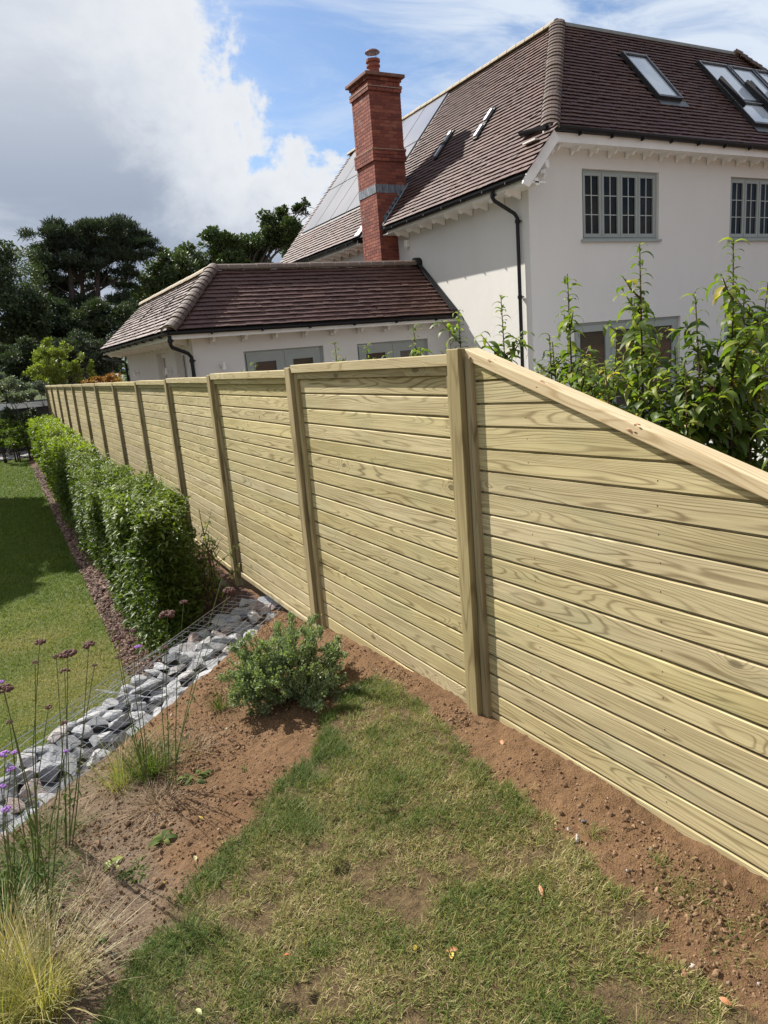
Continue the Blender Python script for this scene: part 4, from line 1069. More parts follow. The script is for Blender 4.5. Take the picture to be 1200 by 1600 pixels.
# pot: tall clay pot with rolled rim, wire legs and domed cowl
pc_ = (CW / 2, CDp / 2)
def lathe(name, m_, prof, k=20, parent=None):
    mb = MB(); Vv = [(pc_[0] + r_ * math.cos(2 * math.pi * j / k), pc_[1] + r_ * math.sin(2 * math.pi * j / k), z_) for r_, z_ in prof for j in range(k)]
    Fc = [(i * k + j, i * k + (j + 1) % k, (i + 1) * k + (j + 1) % k, (i + 1) * k + j) for i in range(len(prof) - 1) for j in range(k)] + [tuple(range(k))[::-1], tuple(range((len(prof) - 1) * k, len(prof) * k))]
    mb.add(Vv, Fc); return mb.build(name, m_, parent or chm, smooth=False)
lathe('chimney_pot', m_terra, [(.150, 5.47), (.135, 5.73), (.14, 5.735), (.165, 5.76), (.165, 5.79), (.14, 5.81), (.14, 5.84), (.170, 5.86), (.170, 5.915), (.11, 5.92)])
lathe('cowl', simple('brown_cowl', (.12, .045, .033), .5), [(.175, 6.06), (.178, 6.07), (.135, 6.11), (.05, 6.135), (.01, 6.145)])
mb = MB()
for q in range(4): t = q * math.pi / 2 + .5; mb.tube([(pc_[0] + .11 * math.cos(t), pc_[1] + .11 * math.sin(t), 5.91), (pc_[0] + .13 * math.cos(t), pc_[1] + .13 * math.sin(t), 6.065)], .006, 5)
mb.build('cowl_legs', m_galv, chm)

# ------------------------------------------------------------------ single-storey wing
EO = np.array([3.4, 13.85, 0.0])
ext = thing('single_storey_wing', 'low white single-storey wing with brown hipped roof abutting the tall white house', 'outbuilding', tuple(EO))
def el(p): return tuple(np.array(p, float) - EO)
RX, RY, RZ = 4.31, 14.96, 3.64; EYf, EXw, EZ = 13.48, 2.93, 2.42
te = (RZ - EZ) / (RY - EYf); ang = math.atan(te); tw = (RZ - EZ) / (RX - EXw); angw = math.atan(tw)
tile_roof('south_roof_tiles', ext, (EXw, EYf, EZ), (1, 0, 0), (0, math.cos(ang), math.sin(ang)), lambda u, v: (u + EXw > EXw + (v * math.sin(ang)) / tw - .02) & (u + EXw < 9.10) & (v * math.sin(ang) < RZ - EZ - .02), 6.4, 2.0, .132, m_tile, off=EO)
tile_roof('west_wing_roof_tiles', ext, (EXw, EYf, EZ), (0, 1, 0), (math.cos(angw), 0, math.sin(angw)), lambda u, v: (u > v * math.sin(angw) / te - .02) & (v * math.sin(angw) < RZ - EZ - .02) & (u < 9.3), 9.4, 2.0, .132, m_tile, off=EO)
mb = MB(); dz = -.03
def eq(mb, *P): mb.add([el(p) for p in P], [tuple(range(len(P)))])
eq(mb, (EXw, EYf, EZ + dz), (9.2, EYf, EZ + dz), (9.2, RY, RZ + dz), (RX, RY, RZ + dz)); eq(mb, (EXw, EYf, EZ + dz), (RX, RY, RZ + dz), (RX, 22.85, RZ + dz), (EXw, 22.85, EZ + dz))
eq(mb, (9.2, RY, RZ + dz), (9.2, 16.4, EZ + dz), (5.7, 16.4, EZ + dz), (RX, RY, RZ + dz)); eq(mb, (RX, RY, RZ + dz), (5.7, 16.4, EZ + dz), (5.7, 22.85, EZ + dz), (RX, 22.85, RZ + dz))
mb.build('roof_deck', m_underlay, ext)
ridge_run(ext, EO, (RX, RY, RZ - .005), (9.10, RY, RZ - .005), 16, .125, simple('brown_ridge', (.15, .105, .08), .65, .2, 12))
ridge_run(ext, EO, (RX, RY, RZ - .005), (RX, 22.85, RZ - .005), 26, .125, m_buff)
bonnets(ext, EO, (EXw + .02, EYf + .02, EZ + .06), (RX, RY, RZ + .07), 15, .16, .10)
mb = MB(); mb.tube([el((9.08, RY, RZ + .02)), el((9.24, RY, RZ + .02))], .14, 14); mb.prism([el((9.05, EYf, EZ + .06)), el((9.19, EYf - .02, EZ + .06)), el((9.19, RY, RZ + .07)), el((9.09, RY, RZ + .07))], (0, 0, .03)); mb.build('abutment_soaker', m_black, ext)
# walls and openings
d1 = (4.38 - 3.4, 6.08 - 3.4, -.1, 1.96); d2 = (6.86 - 3.4, 8.62 - 3.4, -.1, 1.94)
wall_open('front_wall', m_render, ext, EO, (3.4, 13.85), (1, 0), 5.8, -.3, 2.36, [d1, d2], .3)
casement(ext, EO, (3.4, 13.85), (1, 0), d1[0], -.1, d1[1] - d1[0], 2.06, 2, 1, 1, m_sage, m_dglass, name='french_door', cill=False, fw=.045, sw=.17)
casement(ext, EO, (3.4, 13.85), (1, 0), d2[0], -.1, d2[1] - d2[0], 2.04, 2, 1, 1, m_sage, m_dglass, name='french_door', cill=False, fw=.045, sw=.17)
n1, n2 = 21.5 - 15.98, 21.5 - 17.55   # west wall runs southwards
ww_ops = [(21.5 - 17.35, 21.5 - 16.40, .5, 2.10), (21.5 - 15.42, 21.5 - 14.42, .5, 2.10)]
wall_open('west_wall', m_render, ext, EO, (3.4, 21.5), (0, -1), 7.65, -.3, 2.36, ww_ops, .3, .16)
for a_ in ww_ops: casement(ext, EO, (3.4, 21.5), (0, -1), a_[0], a_[2], a_[1] - a_[0], a_[3] - a_[2], 2, 2, 3, m_white, m_glass, rec=.12)
mb = MB(); eq(mb, (3.4, 21.5, -.3), (9.2, 21.5, -.3), (9.2, 21.5, 2.4), (3.4, 21.5, 2.4)); mb.build('back_wall', m_render, ext)
mb = MB(); mb.box(el((2.99, 13.52, 2.27)), el((3.4, 22.8, 2.29))); mb.box(el((3.4, 13.52, 2.27)), el((9.2, 13.85, 2.29))); mb.build('soffit', m_white, ext)
mb = MB(); mb.box(el((2.965, 13.495, 2.26)), el((2.99, 22.8, 2.37))); mb.box(el((2.99, 13.495, 2.26)), el((9.2, 13.52, 2.37))); mb.build('fascia', m_white, ext)
gutter(ext, EO, [(2.91, 22.8, 2.36), (2.91, 13.44, 2.39), (9.18, 13.44, 2.37)], .055)
brackets(ext, EO, (3.2, 13.44, 2.40), (9.1, 13.44, 2.38), 6, -1); brackets(ext, EO, (2.91, 13.7, 2.40), (2.91, 22.5, 2.38), 10, 1)
rafter_feet(ext, EO, (3.45, 13.83, 2.27), (9.1, 13.83, 2.27), 9, (0, -1, 0), .26)
rafter_feet(ext, EO, (3.39, 13.9, 2.27), (3.39, 22.6, 2.27), 17, (-1, 0, 0), .36)
pipe(ext, EO, [(2.93, 13.50, 2.33), (2.93, 13.50, 2.17), (2.96, 13.52, 2.12), (3.28, 13.74, 2.00), (3.34, 13.775, 1.93), (3.34, 13.775, 1.6), (3.34, 13.775, -.2)], .036, [(2.93, 13.5, 2.24), (3.34, 13.775, 1.86), (3.34, 13.775, .9)])
pipe(ext, EO, [(2.91, 22.6, 2.33), (2.91, 22.6, 2.2), (2.95, 22.5, 2.14), (3.30, 21.6, 2.02), (3.345, 21.45, 1.95), (3.345, 21.45, -.2)], .036, [(3.345, 21.45, 1.8)])
def lamp(loc, nrmv):
    mb = MB(); nv = np.array(nrmv, float); s_ = np.array([-nv[1], nv[0], 0])
    mb.tube([nv * .005, nv * .03], .05, 12); mb.tube([nv * .03, nv * .10 + np.array([0, 0, .02]), nv * .11 + np.array([0, 0, .06])], .014, 8); mb.tube([nv * .11 + np.array([0, 0, -.09]), nv * .11 + np.array([0, 0, .05])], [.045, .028], 12)
    return mb.build('wall_lamp', m_white, ext, loc=el(loc))
lamp((3.93, 13.85, 1.74), (0, -1, 0)); lamp((3.4, 15.92, 1.72), (-1, 0, 0)); lamp((3.4, 19.9, 1.70), (-1, 0, 0))
for y in (16.6, 19.2):
    mb = MB(); x0, x1 = 3.45, 3.85
    mb.prism([np.array([xx, yy, EZ + (xx - EXw) * tw + .035]) - EO for xx, yy in ((x0, y), (x0, y + .04), (x1, y + .04), (x1, y))], (-.01, 0, .02)); mb.build('slate_vent', m_black, ext)

# ------------------------------------------------------------------ leaves and plants
def leaf_template(n=5, droop=.9, wid=.17, fold=.35, length=1.0):
    """a long pointed leaf along +y that curls downwards; folded along its midrib"""
    V, Fc = [], []
    for i in range(n + 1):
        t = i / n; a = droop * t; y = math.sin(a) / max(droop, .01) * length; z = -(1 - math.cos(a)) / max(droop, .01) * length
        w_ = wid * (math.sin(math.pi * min(t * .92 + .04, 1)) ** .8) * (1 - .25 * t)
        V += [(-w_, y, z + fold * w_), (0, y, z), (w_, y, z + fold * w_)]
    for i in range(n):
        b = i * 3; Fc += [(b, b + 1, b + 4, b + 3), (b + 1, b + 2, b + 5, b + 4)]
    return np.array(V, float), np.array(Fc)
small_leaf = (np.array([[0, 0, 0], [-.24, .45, .07], [.24, .45, .07], [0, 1, -.12], [0, .5, -.02]], float), [np.array([[0, 4, 1], [4, 3, 1], [0, 2, 4], [4, 2, 3]])])
quad_leaf = (np.array([[0, 0, 0], [-.34, .5, .08], [0, 1, 0], [.34, .5, .08]], float), [np.array([[0, 3, 2, 1]])])
def dir_rot(d, roll):
    """rotations whose +y is d and +z is as upright as possible, rolled by roll"""
    d = d / np.linalg.norm(d, axis=1, keepdims=True); up = np.tile([0, 0, 1.0], (len(d), 1))
    x = np.cross(d, up); L = np.linalg.norm(x, axis=1, keepdims=True); x = np.where(L < 1e-3, [1, 0, 0], x / np.maximum(L, 1e-3)); z = np.cross(x, d)
    c_, s_ = np.cos(roll)[:, None], np.sin(roll)[:, None]
    x2 = x * c_ + z * s_; z2 = -x * s_ + z * c_
    return np.stack([x2, d, z2], -1)
leafmeshes = []
for (dr, wd_, fo) in ((1.9, .15, .3), (2.2, .165, .5), (1.5, .16, .25), (2.0, .14, .7), (2.5, .155, .4)):
    V_, F_ = leaf_template(5, dr, wd_, fo); leafmeshes.append(np_mesh('leaf', V_, [F_], smooth=True, mats=[m_laurel]))
lt = leaf_template(5, 2.0, .155, .4)

def laurel(x, y, top, spread, nst, nleaf, label, zlow=.55, seed=0, group='leafy shrubs rising behind the fence', leaf=.114, individual=300, name='laurel_shrub', base=-.14, lean=(0, 0), dens=1.0):
    rg = np.random.default_rng(seed)
    t0 = thing(name, label, 'shrub', (x, y, base), group=group)
    mb = MB(); P, D, Sz = [], [], []
    stems = []
    for i in range(nst):
        a = rg.uniform(0, 6.283); rr = spread * (0 if i == 0 else rg.uniform(.35, 1)); h = (top - base) * (1 if i == 0 else rg.uniform(.62, .93))
        b0 = np.array([rr * .25 * math.cos(a), rr * .25 * math.sin(a), 0]); e = np.array([rr * math.cos(a) + lean[0], rr * math.sin(a) + lean[1], h])
        pts = [b0 + (e - b0) * s + np.array([.03 * math.sin(s * 5 + i), .03 * math.cos(s * 4 + i), 0]) * s for s in np.linspace(0, 1, 9)]
        mb.tube(pts, np.linspace(.010 if i else .014, .0022, 9), 5); stems.append((pts, 1.0))
        for q in range(int(7 * h)):      # side shoots
            s = rg.uniform(.25, .92); k_ = int(s * 8); p = pts[k_] + (pts[min(k_ + 1, 8)] - pts[k_]) * (s * 8 - k_)
            a2 = rg.uniform(0, 6.283); L = rg.uniform(.16, .40) * (1.25 - s) * 1.45
            dv_ = np.array([math.cos(a2), math.sin(a2), rg.uniform(.45, 1.1)]); dv_ /= np.linalg.norm(dv_)
            sp = [p, p + dv_ * L * .5, p + dv_ * L + np.array([0, 0, .02])]
            mb.tube(sp, [.005, .0035, .0016], 4); stems.append((sp, .7))
    st_ = mb.build('stem', m_stem, t0)
    # leaves: alternately up each shoot, thickest towards the tips, each arching over and hanging
    for (pts_, main) in stems:
        A_s = np.array(pts_, float); seg = np.linalg.norm(np.diff(A_s, axis=0), axis=1); Ls = seg.sum(); cum = np.concatenate([[0], np.cumsum(seg)])
        gap = (.0135 if main == 1.0 else .0165) / dens; d0 = .30 * Ls if main == 1.0 else .10 * Ls; ang = rg.uniform(0, 6.28)
        while d0 < Ls:
            k_ = min(np.searchsorted(cum, d0) - 1, len(seg) - 1); k_ = max(k_, 0); p = A_s[k_] + (A_s[k_ + 1] - A_s[k_]) * (d0 - cum[k_]) / seg[k_]; tt = d0 / Ls
            ang += 2.4 + rg.normal(0, .3); d0 += gap * rg.uniform(.6, 1.4)
            if p[2] + base < zlow and rg.random() < .8: continue
            young = tt > .90
            P.append(p); D.append([math.cos(ang), math.sin(ang), rg.normal(.55, .3) + (.7 if young else 0)]); Sz.append(leaf * rg.uniform(.62, 1.12) * (.62 if young else 1))
    P, D, Sz = np.array(P), np.array(D), np.array(Sz); R = dir_rot(D, rg.normal(0, .35, len(P)))
    # nearest and highest first
    key = np.argsort(-(P[:, 2] - .6 * np.hypot(P[:, 0] + x, P[:, 1] + y)))
    P, R, Sz = P[key], R[key], Sz[key]
    ni = min(individual, len(P))
    for i in range(ni):
        o = bpy.data.objects.new('leaf', leafmeshes[rg.integers(5)]); COL.objects.link(o); o.parent = t0
        M_ = Matrix([[*(R[i][r_] * Sz[i]), P[i][r_]] for r_ in range(3)] + [[0, 0, 0, 1]]); o.matrix_basis = M_
    if len(P) > ni:
        Vv, Ff, rr = scatter(lt[0], [lt[1]], P[ni:], R[ni:], Sz[ni:], rg.random(len(P) - ni))
        link('foliage', np_mesh('foliage', Vv, Ff, smooth=True, rnd=rr, mats=[m_laurels]), t0, kind='stuff')
    return t0
laurel(2.62, 1.92, 2.10, .32, 8, 0, 'tallest leafy shrub behind the fence, furthest right, standing before the house window', seed=1)
laurel(2.50, 1.52, 1.86, .32, 7, 0, 'leafy shrub at the right photo edge behind the low end of the sloping cap', seed=2)
laurel(2.50, 2.27, 2.14, .30, 7, 0, 'tall leafy shrub behind the sloping cap, just left of the tallest one', seed=3)
laurel(2.55, 2.76, 2.08, .27, 6, 0, 'leafy shrub with a narrow tip in front of the house corner wall', seed=4)
laurel(2.36, 2.48, 1.70, .30, 7, 0, 'low bushy shrub pressed against the back of the sloping fence panel', seed=5)
laurel(2.40, 1.95, 1.62, .30, 7, 0, 'low dense shrub beneath the tallest shrub, close behind the raw pine cap', seed=6)
laurel(2.50, 3.22, 2.02, .22, 5, 0, 'slender leafy shrub just left of the black downpipe, above the fence post', seed=7)
laurel(2.45, 3.56, 1.98, .24, 6, 0, 'leafy shrub above the level fence top beside the tiled wing roof end', seed=8)
laurel(2.42, 4.02, 1.92, .22, 5, 0, 'small leafy shrub over the fence in front of the right-hand french doors', seed=9)
laurel(2.72, 2.5, 1.92, .30, 6, 0, 'shrub filling the gap between the two narrow-tipped ones, partly hiding the house doors', seed=13)
laurel(2.62, 2.98, 1.80, .26, 6, 0, 'lower shrub just right of the black downpipe behind the sloping cap', seed=14)
laurel(2.9, 2.1, 1.75, .30, 6, 0, 'rear shrub in the shade in front of the red brick plinth', seed=15)
laurel(2.45, 5.3, 1.88, .10, 2, 0, 'single sprig of shrub over the fence left of the right-hand french doors', seed=10)
laurel(2.45, 4.75, 1.84, .07, 1, 0, 'thin shrub tip over the fence in front of the second french door', seed=12)
laurel(2.4, 7.2, 1.76, .20, 3, 0, 'yellowish shrub top over the fence in front of the left french doors', seed=11)

def leafcloud(name, parent, m_, C_, Rd, n, size, tpl=quad_leaf, seed=0, shell=.5, kind='stuff', updown=.5, droop=0.0):
    """leaves through a set of ellipsoid clumps: C_ (k,3) centres, Rd (k,3) radii"""
    rg = np.random.default_rng(seed); C_, Rd = np.array(C_, float), np.array(Rd, float)
    if Rd.ndim == 1: Rd = np.repeat(Rd[:, None], 3, 1)
    wt = Rd.prod(1) ** (2 / 3); wt /= wt.sum(); k = rg.choice(len(C_), n, p=wt)
    d = rg.normal(size=(n, 3)); d /= np.linalg.norm(d, axis=1, keepdims=True); r_ = rg.random(n) ** shell
    P = C_[k] + d * r_[:, None] * Rd[k] * rg.uniform(.85, 1.12, (n, 1))
    D = d * .6 + rg.normal(size=(n, 3)) * .7 + np.array([0, 0, updown - droop]); R = dir_rot(D, rg.uniform(-1, 1, n))
    rn = np.clip(rg.normal(.5, .2, n) + rg.normal(0, .12, len(C_))[k], 0, 1)
    Vv, Ff, rr = scatter(tpl[0], tpl[1], P, R, size * rg.uniform(.6, 1.25, n), rn)
    return link(name, np_mesh(name, Vv, Ff, rnd=rr, mats=[m_]), parent, kind=kind)

# ---- hedge on the lawn side of the fence: three plantings that meet
def hedge(label, y0, y1, x0, x1, ztop, n, size, m_, seed, base, tpl=small_leaf, name='hedge', ragged=.08, cat='hedge', round0=0.0):
    rg = np.random.default_rng(seed); yc = (y0 + y1) / 2
    t0 = thing(name, label, cat, ((x0 + x1) / 2, yc, base))
    # surface-heavy fill of a rounded box, bulging and gapped
    nn = n; P = []
    u = rg.random((nn, 3)); face = rg.random(nn)
    X = x0 + (x1 - x0) * u[:, 0]; Y = y0 + (y1 - y0) * u[:, 1]; Zt = ztop + ragged * fbm(Y * 1.7, X * 3 + seed, 3, seed) + .5 * ragged * fbm(Y * 6, X * 6, 2, seed + 3); Z = base + .05 + (Zt - base - .05) * u[:, 2]
    dpt = rg.exponential(.055, nn)
    left = face < .42; X[left] = x0 + dpt[left] ; topf = (face >= .42) & (face < .74); Z[topf] = Zt[topf] - dpt[topf]
    endf = (face >= .74) & (face < .82); Y[endf] = y0 + dpt[endf]; rt = (face >= .82) & (face < .92); X[rt] = x1 - dpt[rt]
    hrel = (Z - base) / (Zt - base)
    X = X + (.16 * fbm(Y * 1.5, Z * 1.6, 3, seed + 7) + .09 * fbm(Y * 5, Z * 5, 2, seed + 9)) * np.where(X < (x0 + x1) / 2, 1, .4) + np.where(X < (x0 + x1) / 2, 1, -1) * .16 * np.clip(hrel - .72, 0, 1) ** 1 + np.where(X < (x0 + x1) / 2, .10, 0) * np.clip(.3 - hrel, 0, 1)
    Y = Y + .16 * fbm(X * 3, Z * 3, 2, seed + 8); X = X + np.where(X > (x0 + x1) / 2, -1, .5) * round0 * np.clip(1 - (Y - y0) / .7, 0, 1) ** 1.5 * .38
    hole = fbm(Y * 4.5, Z * 4.5 + X, 2, seed + 21)
    k = (hole > -.40) | (rg.random(nn) < .35); k &= rg.random(nn) < np.clip(.45 + 1.2 * hrel, 0, 1)
    X, Y, Z = X[k], Y[k], Z[k]; n_ = len(X)
    Z = Z - round0 * .28 * np.clip(1 - (Y - y0) / .55, 0, 1) ** 2 * (hrel[k] if len(hrel) != n_ else hrel)
    D = np.stack([-.5 + rg.normal(0, .7, n_), rg.normal(-.15, .7, n_), rg.normal(.5, .6, n_)], -1)
    R = dir_rot(D, rg.normal(0, .6, n_)); sz = size * rg.uniform(.6, 1.2, n_) * np.maximum(1, Y / 10)
    rn = np.clip(rg.normal(.35, .2, n_) + .45 * np.clip((Z - ztop + .22) / .25, 0, 1), 0, 1)  # leaf colour lightened towards the hedge top, painting in the sun there
    PP = np.stack([X - (x0 + x1) / 2, Y - yc, Z - base], -1); shm = MB()
    cand = np.where((Z > ztop - .10) | (rg.random(n_) < .10))[0]; ex = []
    for i_ in rg.choice(cand, int(26 * (y1 - y0) ** .8)):
        p_ = PP[i_]; d_ = nrm(np.array([-.35 + rg.normal(0, .35), rg.normal(-.1, .4), 1.0])); L_s = rg.uniform(.07, .20); e_ = p_ + d_ * L_s; shm.tube([p_ - d_ * .08, e_], [.0025, .001], 3, False)
        for q_ in range(9):
            a_ = q_ * 2.4; ex.append((p_ + d_ * L_s * (.25 + q_ / 11), [math.cos(a_), math.sin(a_), .7], size * rg.uniform(.6, .95), rg.uniform(.5, .95)))
    if shm.v: shm.build('shoots', m_gstem, t0, kind='stuff')
    PP = np.concatenate([PP, np.array([e_[0] for e_ in ex])]); R = np.concatenate([R, dir_rot(np.array([e_[1] for e_ in ex], float), np.zeros(len(ex)))]); sz = np.concatenate([sz, [e_[2] for e_ in ex]]); rn = np.concatenate([rn, [e_[3] for e_ in ex]])
    Vv, Ff, rr = scatter(tpl[0], tpl[1], PP, R, sz, rn)
    link('foliage', np_mesh('foliage', Vv, Ff, smooth=True, rnd=rr, mats=[m_]), t0, kind='stuff')
    mb = MB()
    for yy in np.arange(y0 + .2, y1, .42):
        xx = (x0 + x1) / 2 + rg.uniform(-.1, .1)
        for q in range(4):
            a = rg.uniform(0, 6.28); h_ = (ztop - base) * rg.uniform(.6, .92)
            mb.tube([(xx - (x0 + x1) / 2, yy - yc, 0), (xx - (x0 + x1) / 2 + .1 * math.cos(a), yy - yc + .1 * math.sin(a), h_ * .4), (xx - (x0 + x1) / 2 + .2 * math.cos(a), yy - yc + .22 * math.sin(a), h_)], [.014, .009, .004], 4)
    mb.build('branches', m_bark, t0, kind='stuff'); return t0
ltpl = (leaf_template(2, 1.0, .2, .4)[0], [leaf_template(2, 1.0, .2, .4)[1]])
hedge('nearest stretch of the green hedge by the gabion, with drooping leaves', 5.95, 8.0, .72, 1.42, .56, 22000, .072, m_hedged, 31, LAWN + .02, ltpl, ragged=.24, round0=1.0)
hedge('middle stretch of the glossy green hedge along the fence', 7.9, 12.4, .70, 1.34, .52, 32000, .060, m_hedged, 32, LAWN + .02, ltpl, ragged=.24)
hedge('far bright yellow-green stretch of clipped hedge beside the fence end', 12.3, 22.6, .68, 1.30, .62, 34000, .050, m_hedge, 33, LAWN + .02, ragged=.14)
# a few long shoots sticking out of the hedge's near end
laurel(1.40, 6.15, .58, .22, 5, 190, 'leafy shoots poking out of the hedge end against the fence boards', seed=41, group=None, individual=0, leaf=.07, zlow=-.4, dens=.6, base=-.5, name='hedge_shrub')

# ---- grey-green bush on the bank
bp = ground_at(448, 1092)
bush = thing('grey_green_bush', 'small rounded grey-green bush with reddish stems on the bare soil by the fence', 'bush', (bp[0], bp[1], bp[2]))
rg = np.random.default_rng(5); mb = MB(); tips = []
for i in range(64):
    a = rg.uniform(0, 6.283); el_ = rg.uniform(.25, 1.45); L = rg.uniform(.27, .40) * (.86 + .2 * math.sin(el_))
    d = np.array([math.cos(a) * math.cos(el_), math.sin(a) * math.cos(el_), math.sin(el_)]); d[0] += .10
    p0 = np.array([.03 * math.cos(a), .03 * math.sin(a), 0]); pts = [p0 + d * L * s + np.array([0, 0, .05 * s * s]) for s in (0, .35, .7, 1)]
    mb.tube(pts, [.0045, .0035, .0024, .001], 4); tips.append(pts)
    for q in range(5):
        s = rg.uniform(.35, .95); b_ = p0 + d * L * s; dd = nrm(d + rg.normal(0, .55, 3)); l2 = rg.uniform(.05, .12); pt = [b_, b_ + dd * l2 * .5, b_ + dd * l2]; mb.tube(pt, [.002, .0015, .0007], 3, False); tips.append(pt)
mb.build('stems', m_stem, bush, kind='stuff')
P, D = [], []
for _ in range(36000):
    t_ = tips[rg.integers(len(tips))]; s = 1 - abs(rg.normal(0, .38)); 
    if s < .05: continue
    m_1 = len(t_) - 1; k_ = min(int(s * m_1), m_1 - 1); p = t_[k_] + (t_[k_ + 1] - t_[k_]) * (s * m_1 - k_) + rg.normal(0, .009, 3); P.append(p); D.append(rg.normal(0, .6, 3) + np.array([0, 0, .7]) + nrm(p) * .6)
P = np.array(P); Vv, Ff, rr = scatter(*small_leaf, P, dir_rot(np.array(D), rg.uniform(-1, 1, len(P))), rg.uniform(.013, .025, len(P)), rg.random(len(P)))
link('foliage', np_mesh('foliage', Vv, Ff, rnd=rr, mats=[m_sagebush]), bush, kind='stuff')

# ---- background trees
def tree(name, label, base, trunk_h, tr, clumps, m_, leafn, leafs, mbark=m_bark, seed=0, group=None, cat='tree', limbs=True, updown=.4, shell=.45, trunks=1, tpl=quad_leaf):
    base = np.array(base, float); t0 = thing(name, label, cat, tuple(base), group=group); rg = np.random.default_rng(seed)
    Cs = np.array([c_[:3] for c_ in clumps], float) - base; Rs = np.array([(c_[3], c_[3], c_[4] if len(c_) > 4 else c_[3] * .75) for c_ in clumps], float)
    mb = MB()
    for q in range(trunks):
        off = np.array([rg.uniform(-.5, .5), rg.uniform(-.5, .5), 0]) * (q > 0) * tr * 6
        mb.tube([off + np.array([0, 0, -.3]), off * 1.2 + np.array([.1 * tr, 0, trunk_h * .3]), off * 1.5 + np.array([-tr * .6, 0, trunk_h * .65]), off * 1.8 + np.array([tr * .5, 0, trunk_h])], [tr * 1.25, tr, tr * .8, tr * .4], 8)
    mb.build('trunk', mbark, t0, smooth=True)
    if limbs:
        mb = MB()
        for c_ in Cs:
            s = rg.uniform(.35, .85); st_ = np.array([0, 0, min(trunk_h, max(c_[2] - rg.uniform(.8, 2.5), trunk_h * .25)) ]) 
            md = (st_ + c_) / 2 + rg.normal(0, .25, 3); mb.tube([st_, md, c_], [tr * .38, tr * .22, tr * .07], 5)
            for q in range(4): e = c_ + rg.normal(0, .5, 3) * Rs[0][0] * np.array([1, 1, .3]) - np.array([0, 0, .2]); mb.tube([md + (c_ - md) * rg.random(), e], [tr * .10, tr * .03], 4, False)
        mb.build('limbs', mbark, t0, kind='stuff')
    # break every clump into smaller uneven puffs so that the sky shows between them
    cc, rr = [], []
    for c_, r_ in zip(Cs, Rs):
        for q in range(9):
            d = nrm(rg.normal(size=3)); cc.append(c_ + d * r_ * rg.uniform(.35, .95)); rr.append(r_ * rg.uniform(.22, .48))
    leafcloud('crown', t0, m_, cc, rr, leafn, leafs, tpl, seed + 1, shell, updown=updown); return t0
def px(u, v, Y): p = at(u, v, 1, Y); return p
def C(u, v, Y, r_, rz=None): p = at(u, v, 1, Y + random.uniform(-1.2, 1.2)); return (*p, r_, rz if rz else r_ * .62)
YP = 46.0
pine_c = [C(u, v, YP, r_, rz) for (u, v, r_, rz) in [(75, 372, 1.3, .7), (62, 395, 1.0, .5), (100, 360, 1.4, .8), (130, 372, 1.5, .8), (160, 352, 1.6, .8), (185, 362, 1.5, .8), (205, 378, 1.2, .6), (228, 388, 1.0, .42), (215, 402, 1.3, .45), (185, 392, 1.5, .7), (150, 385, 1.6, .8), (110, 392, 1.6, .8), (85, 412, 1.3, .6), (130, 412, 1.6, .7), (175, 415, 1.5, .6), (205, 425, 1.0, .4), (70, 435, 1.3, .6), (105, 440, 1.2, .6), (195, 445, .9, .4), (150, 440, 1.0, .5), (90, 465, 1.4, .7), (60, 470, 1.5, .8), (120, 480, 1.1, .6), (190, 470, 1.0, .5)]]
b_ = px(152, 596, YP); b_[2] = -.9
tree('pine_tree', 'big dark umbrella pine with a broad flat crown and bare brown trunk at the left', b_, 8.6, .26, pine_c, m_pine, 62000, .26, m_pinebark, 51, cat='pine tree', trunks=3, updown=.9, tpl=(np.array([[0, 0, 0], [-.10, .5, .1], [0, 1, 0], [.10, .5, .1]], float), quad_leaf[1]))
YQ = 40.0
def T(name, label, basepx, Y, th, tr, cl, m_, n, s, seed, cat='tree', group=None, base_z=-.9, **kw):
    b_ = px(*basepx, Y); b_[2] = base_z; tree(name, label, b_, th, tr, [C(u, v, Y, r_, rz) for u, v, r_, rz in cl], m_, n, s, seed=seed, cat=cat, group=group, **kw)
T('oak_tree', 'dark oak with an uneven crown rising behind the roof of the low wing', (400, 590), YQ, 6.5, .3, [(338, 368, .9, .6), (352, 384, 1.0, .8), (325, 372, .5, .35), (375, 392, 1.2, .9), (400, 372, 1.3, .9), (430, 352, 1.0, .8), (447, 335, .55, .5), (470, 330, .5, .4), (478, 318, .25, .25), (440, 372, 1.3, 1.0), (465, 365, 1.0, .8), (410, 400, 1.5, 1.0), (370, 405, 1.2, .6), (460, 400, 1.3, .9)], m_oak, 26000, .17, 52)
T('ash_tree', 'paler green tree between the pine and the oak behind the wing', (280, 590), 47, 6.0, .3, [(275, 412, 1.4, 1.0), (300, 398, 1.2, .7), (322, 408, 1.0, .7), (255, 425, 1.2, .8), (240, 440, 1.3, .9), (290, 430, 1.8, 1.2), (320, 440, 1.4, 1.0), (260, 455, 1.6, 1.0), (235, 475, 1.6, 1.2), (270, 490, 2.0, 1.2), (225, 510, 1.8, 1.2)], m_mid, 24000, .20, 53)
T('dark_tree', 'very dark tree cut by the left edge of the photo', (-20, 600), 38, 6.0, .3, [(2, 400, .8, .6), (-25, 395, 1.4, .9), (10, 440, 1.4, 1.0), (-15, 450, 1.8, 1.2), (25, 480, 1.4, 1.0), (0, 510, 2.0, 1.3), (-45, 480, 2.2, 1.6), (40, 520, 1.3, .9)], m_darkleaf, 20000, .17, 54)
T('thin_tree', 'sparse grey-brown tree with bare twigs left of the big pine', (45, 600), 44, 7.0, .12, [(30, 395, .9, .7), (45, 410, 1.0, .8), (22, 420, .8, .7), (55, 440, 1.2, .9), (38, 455, 1.2, .9)], m_mid, 2600, .14, 55)
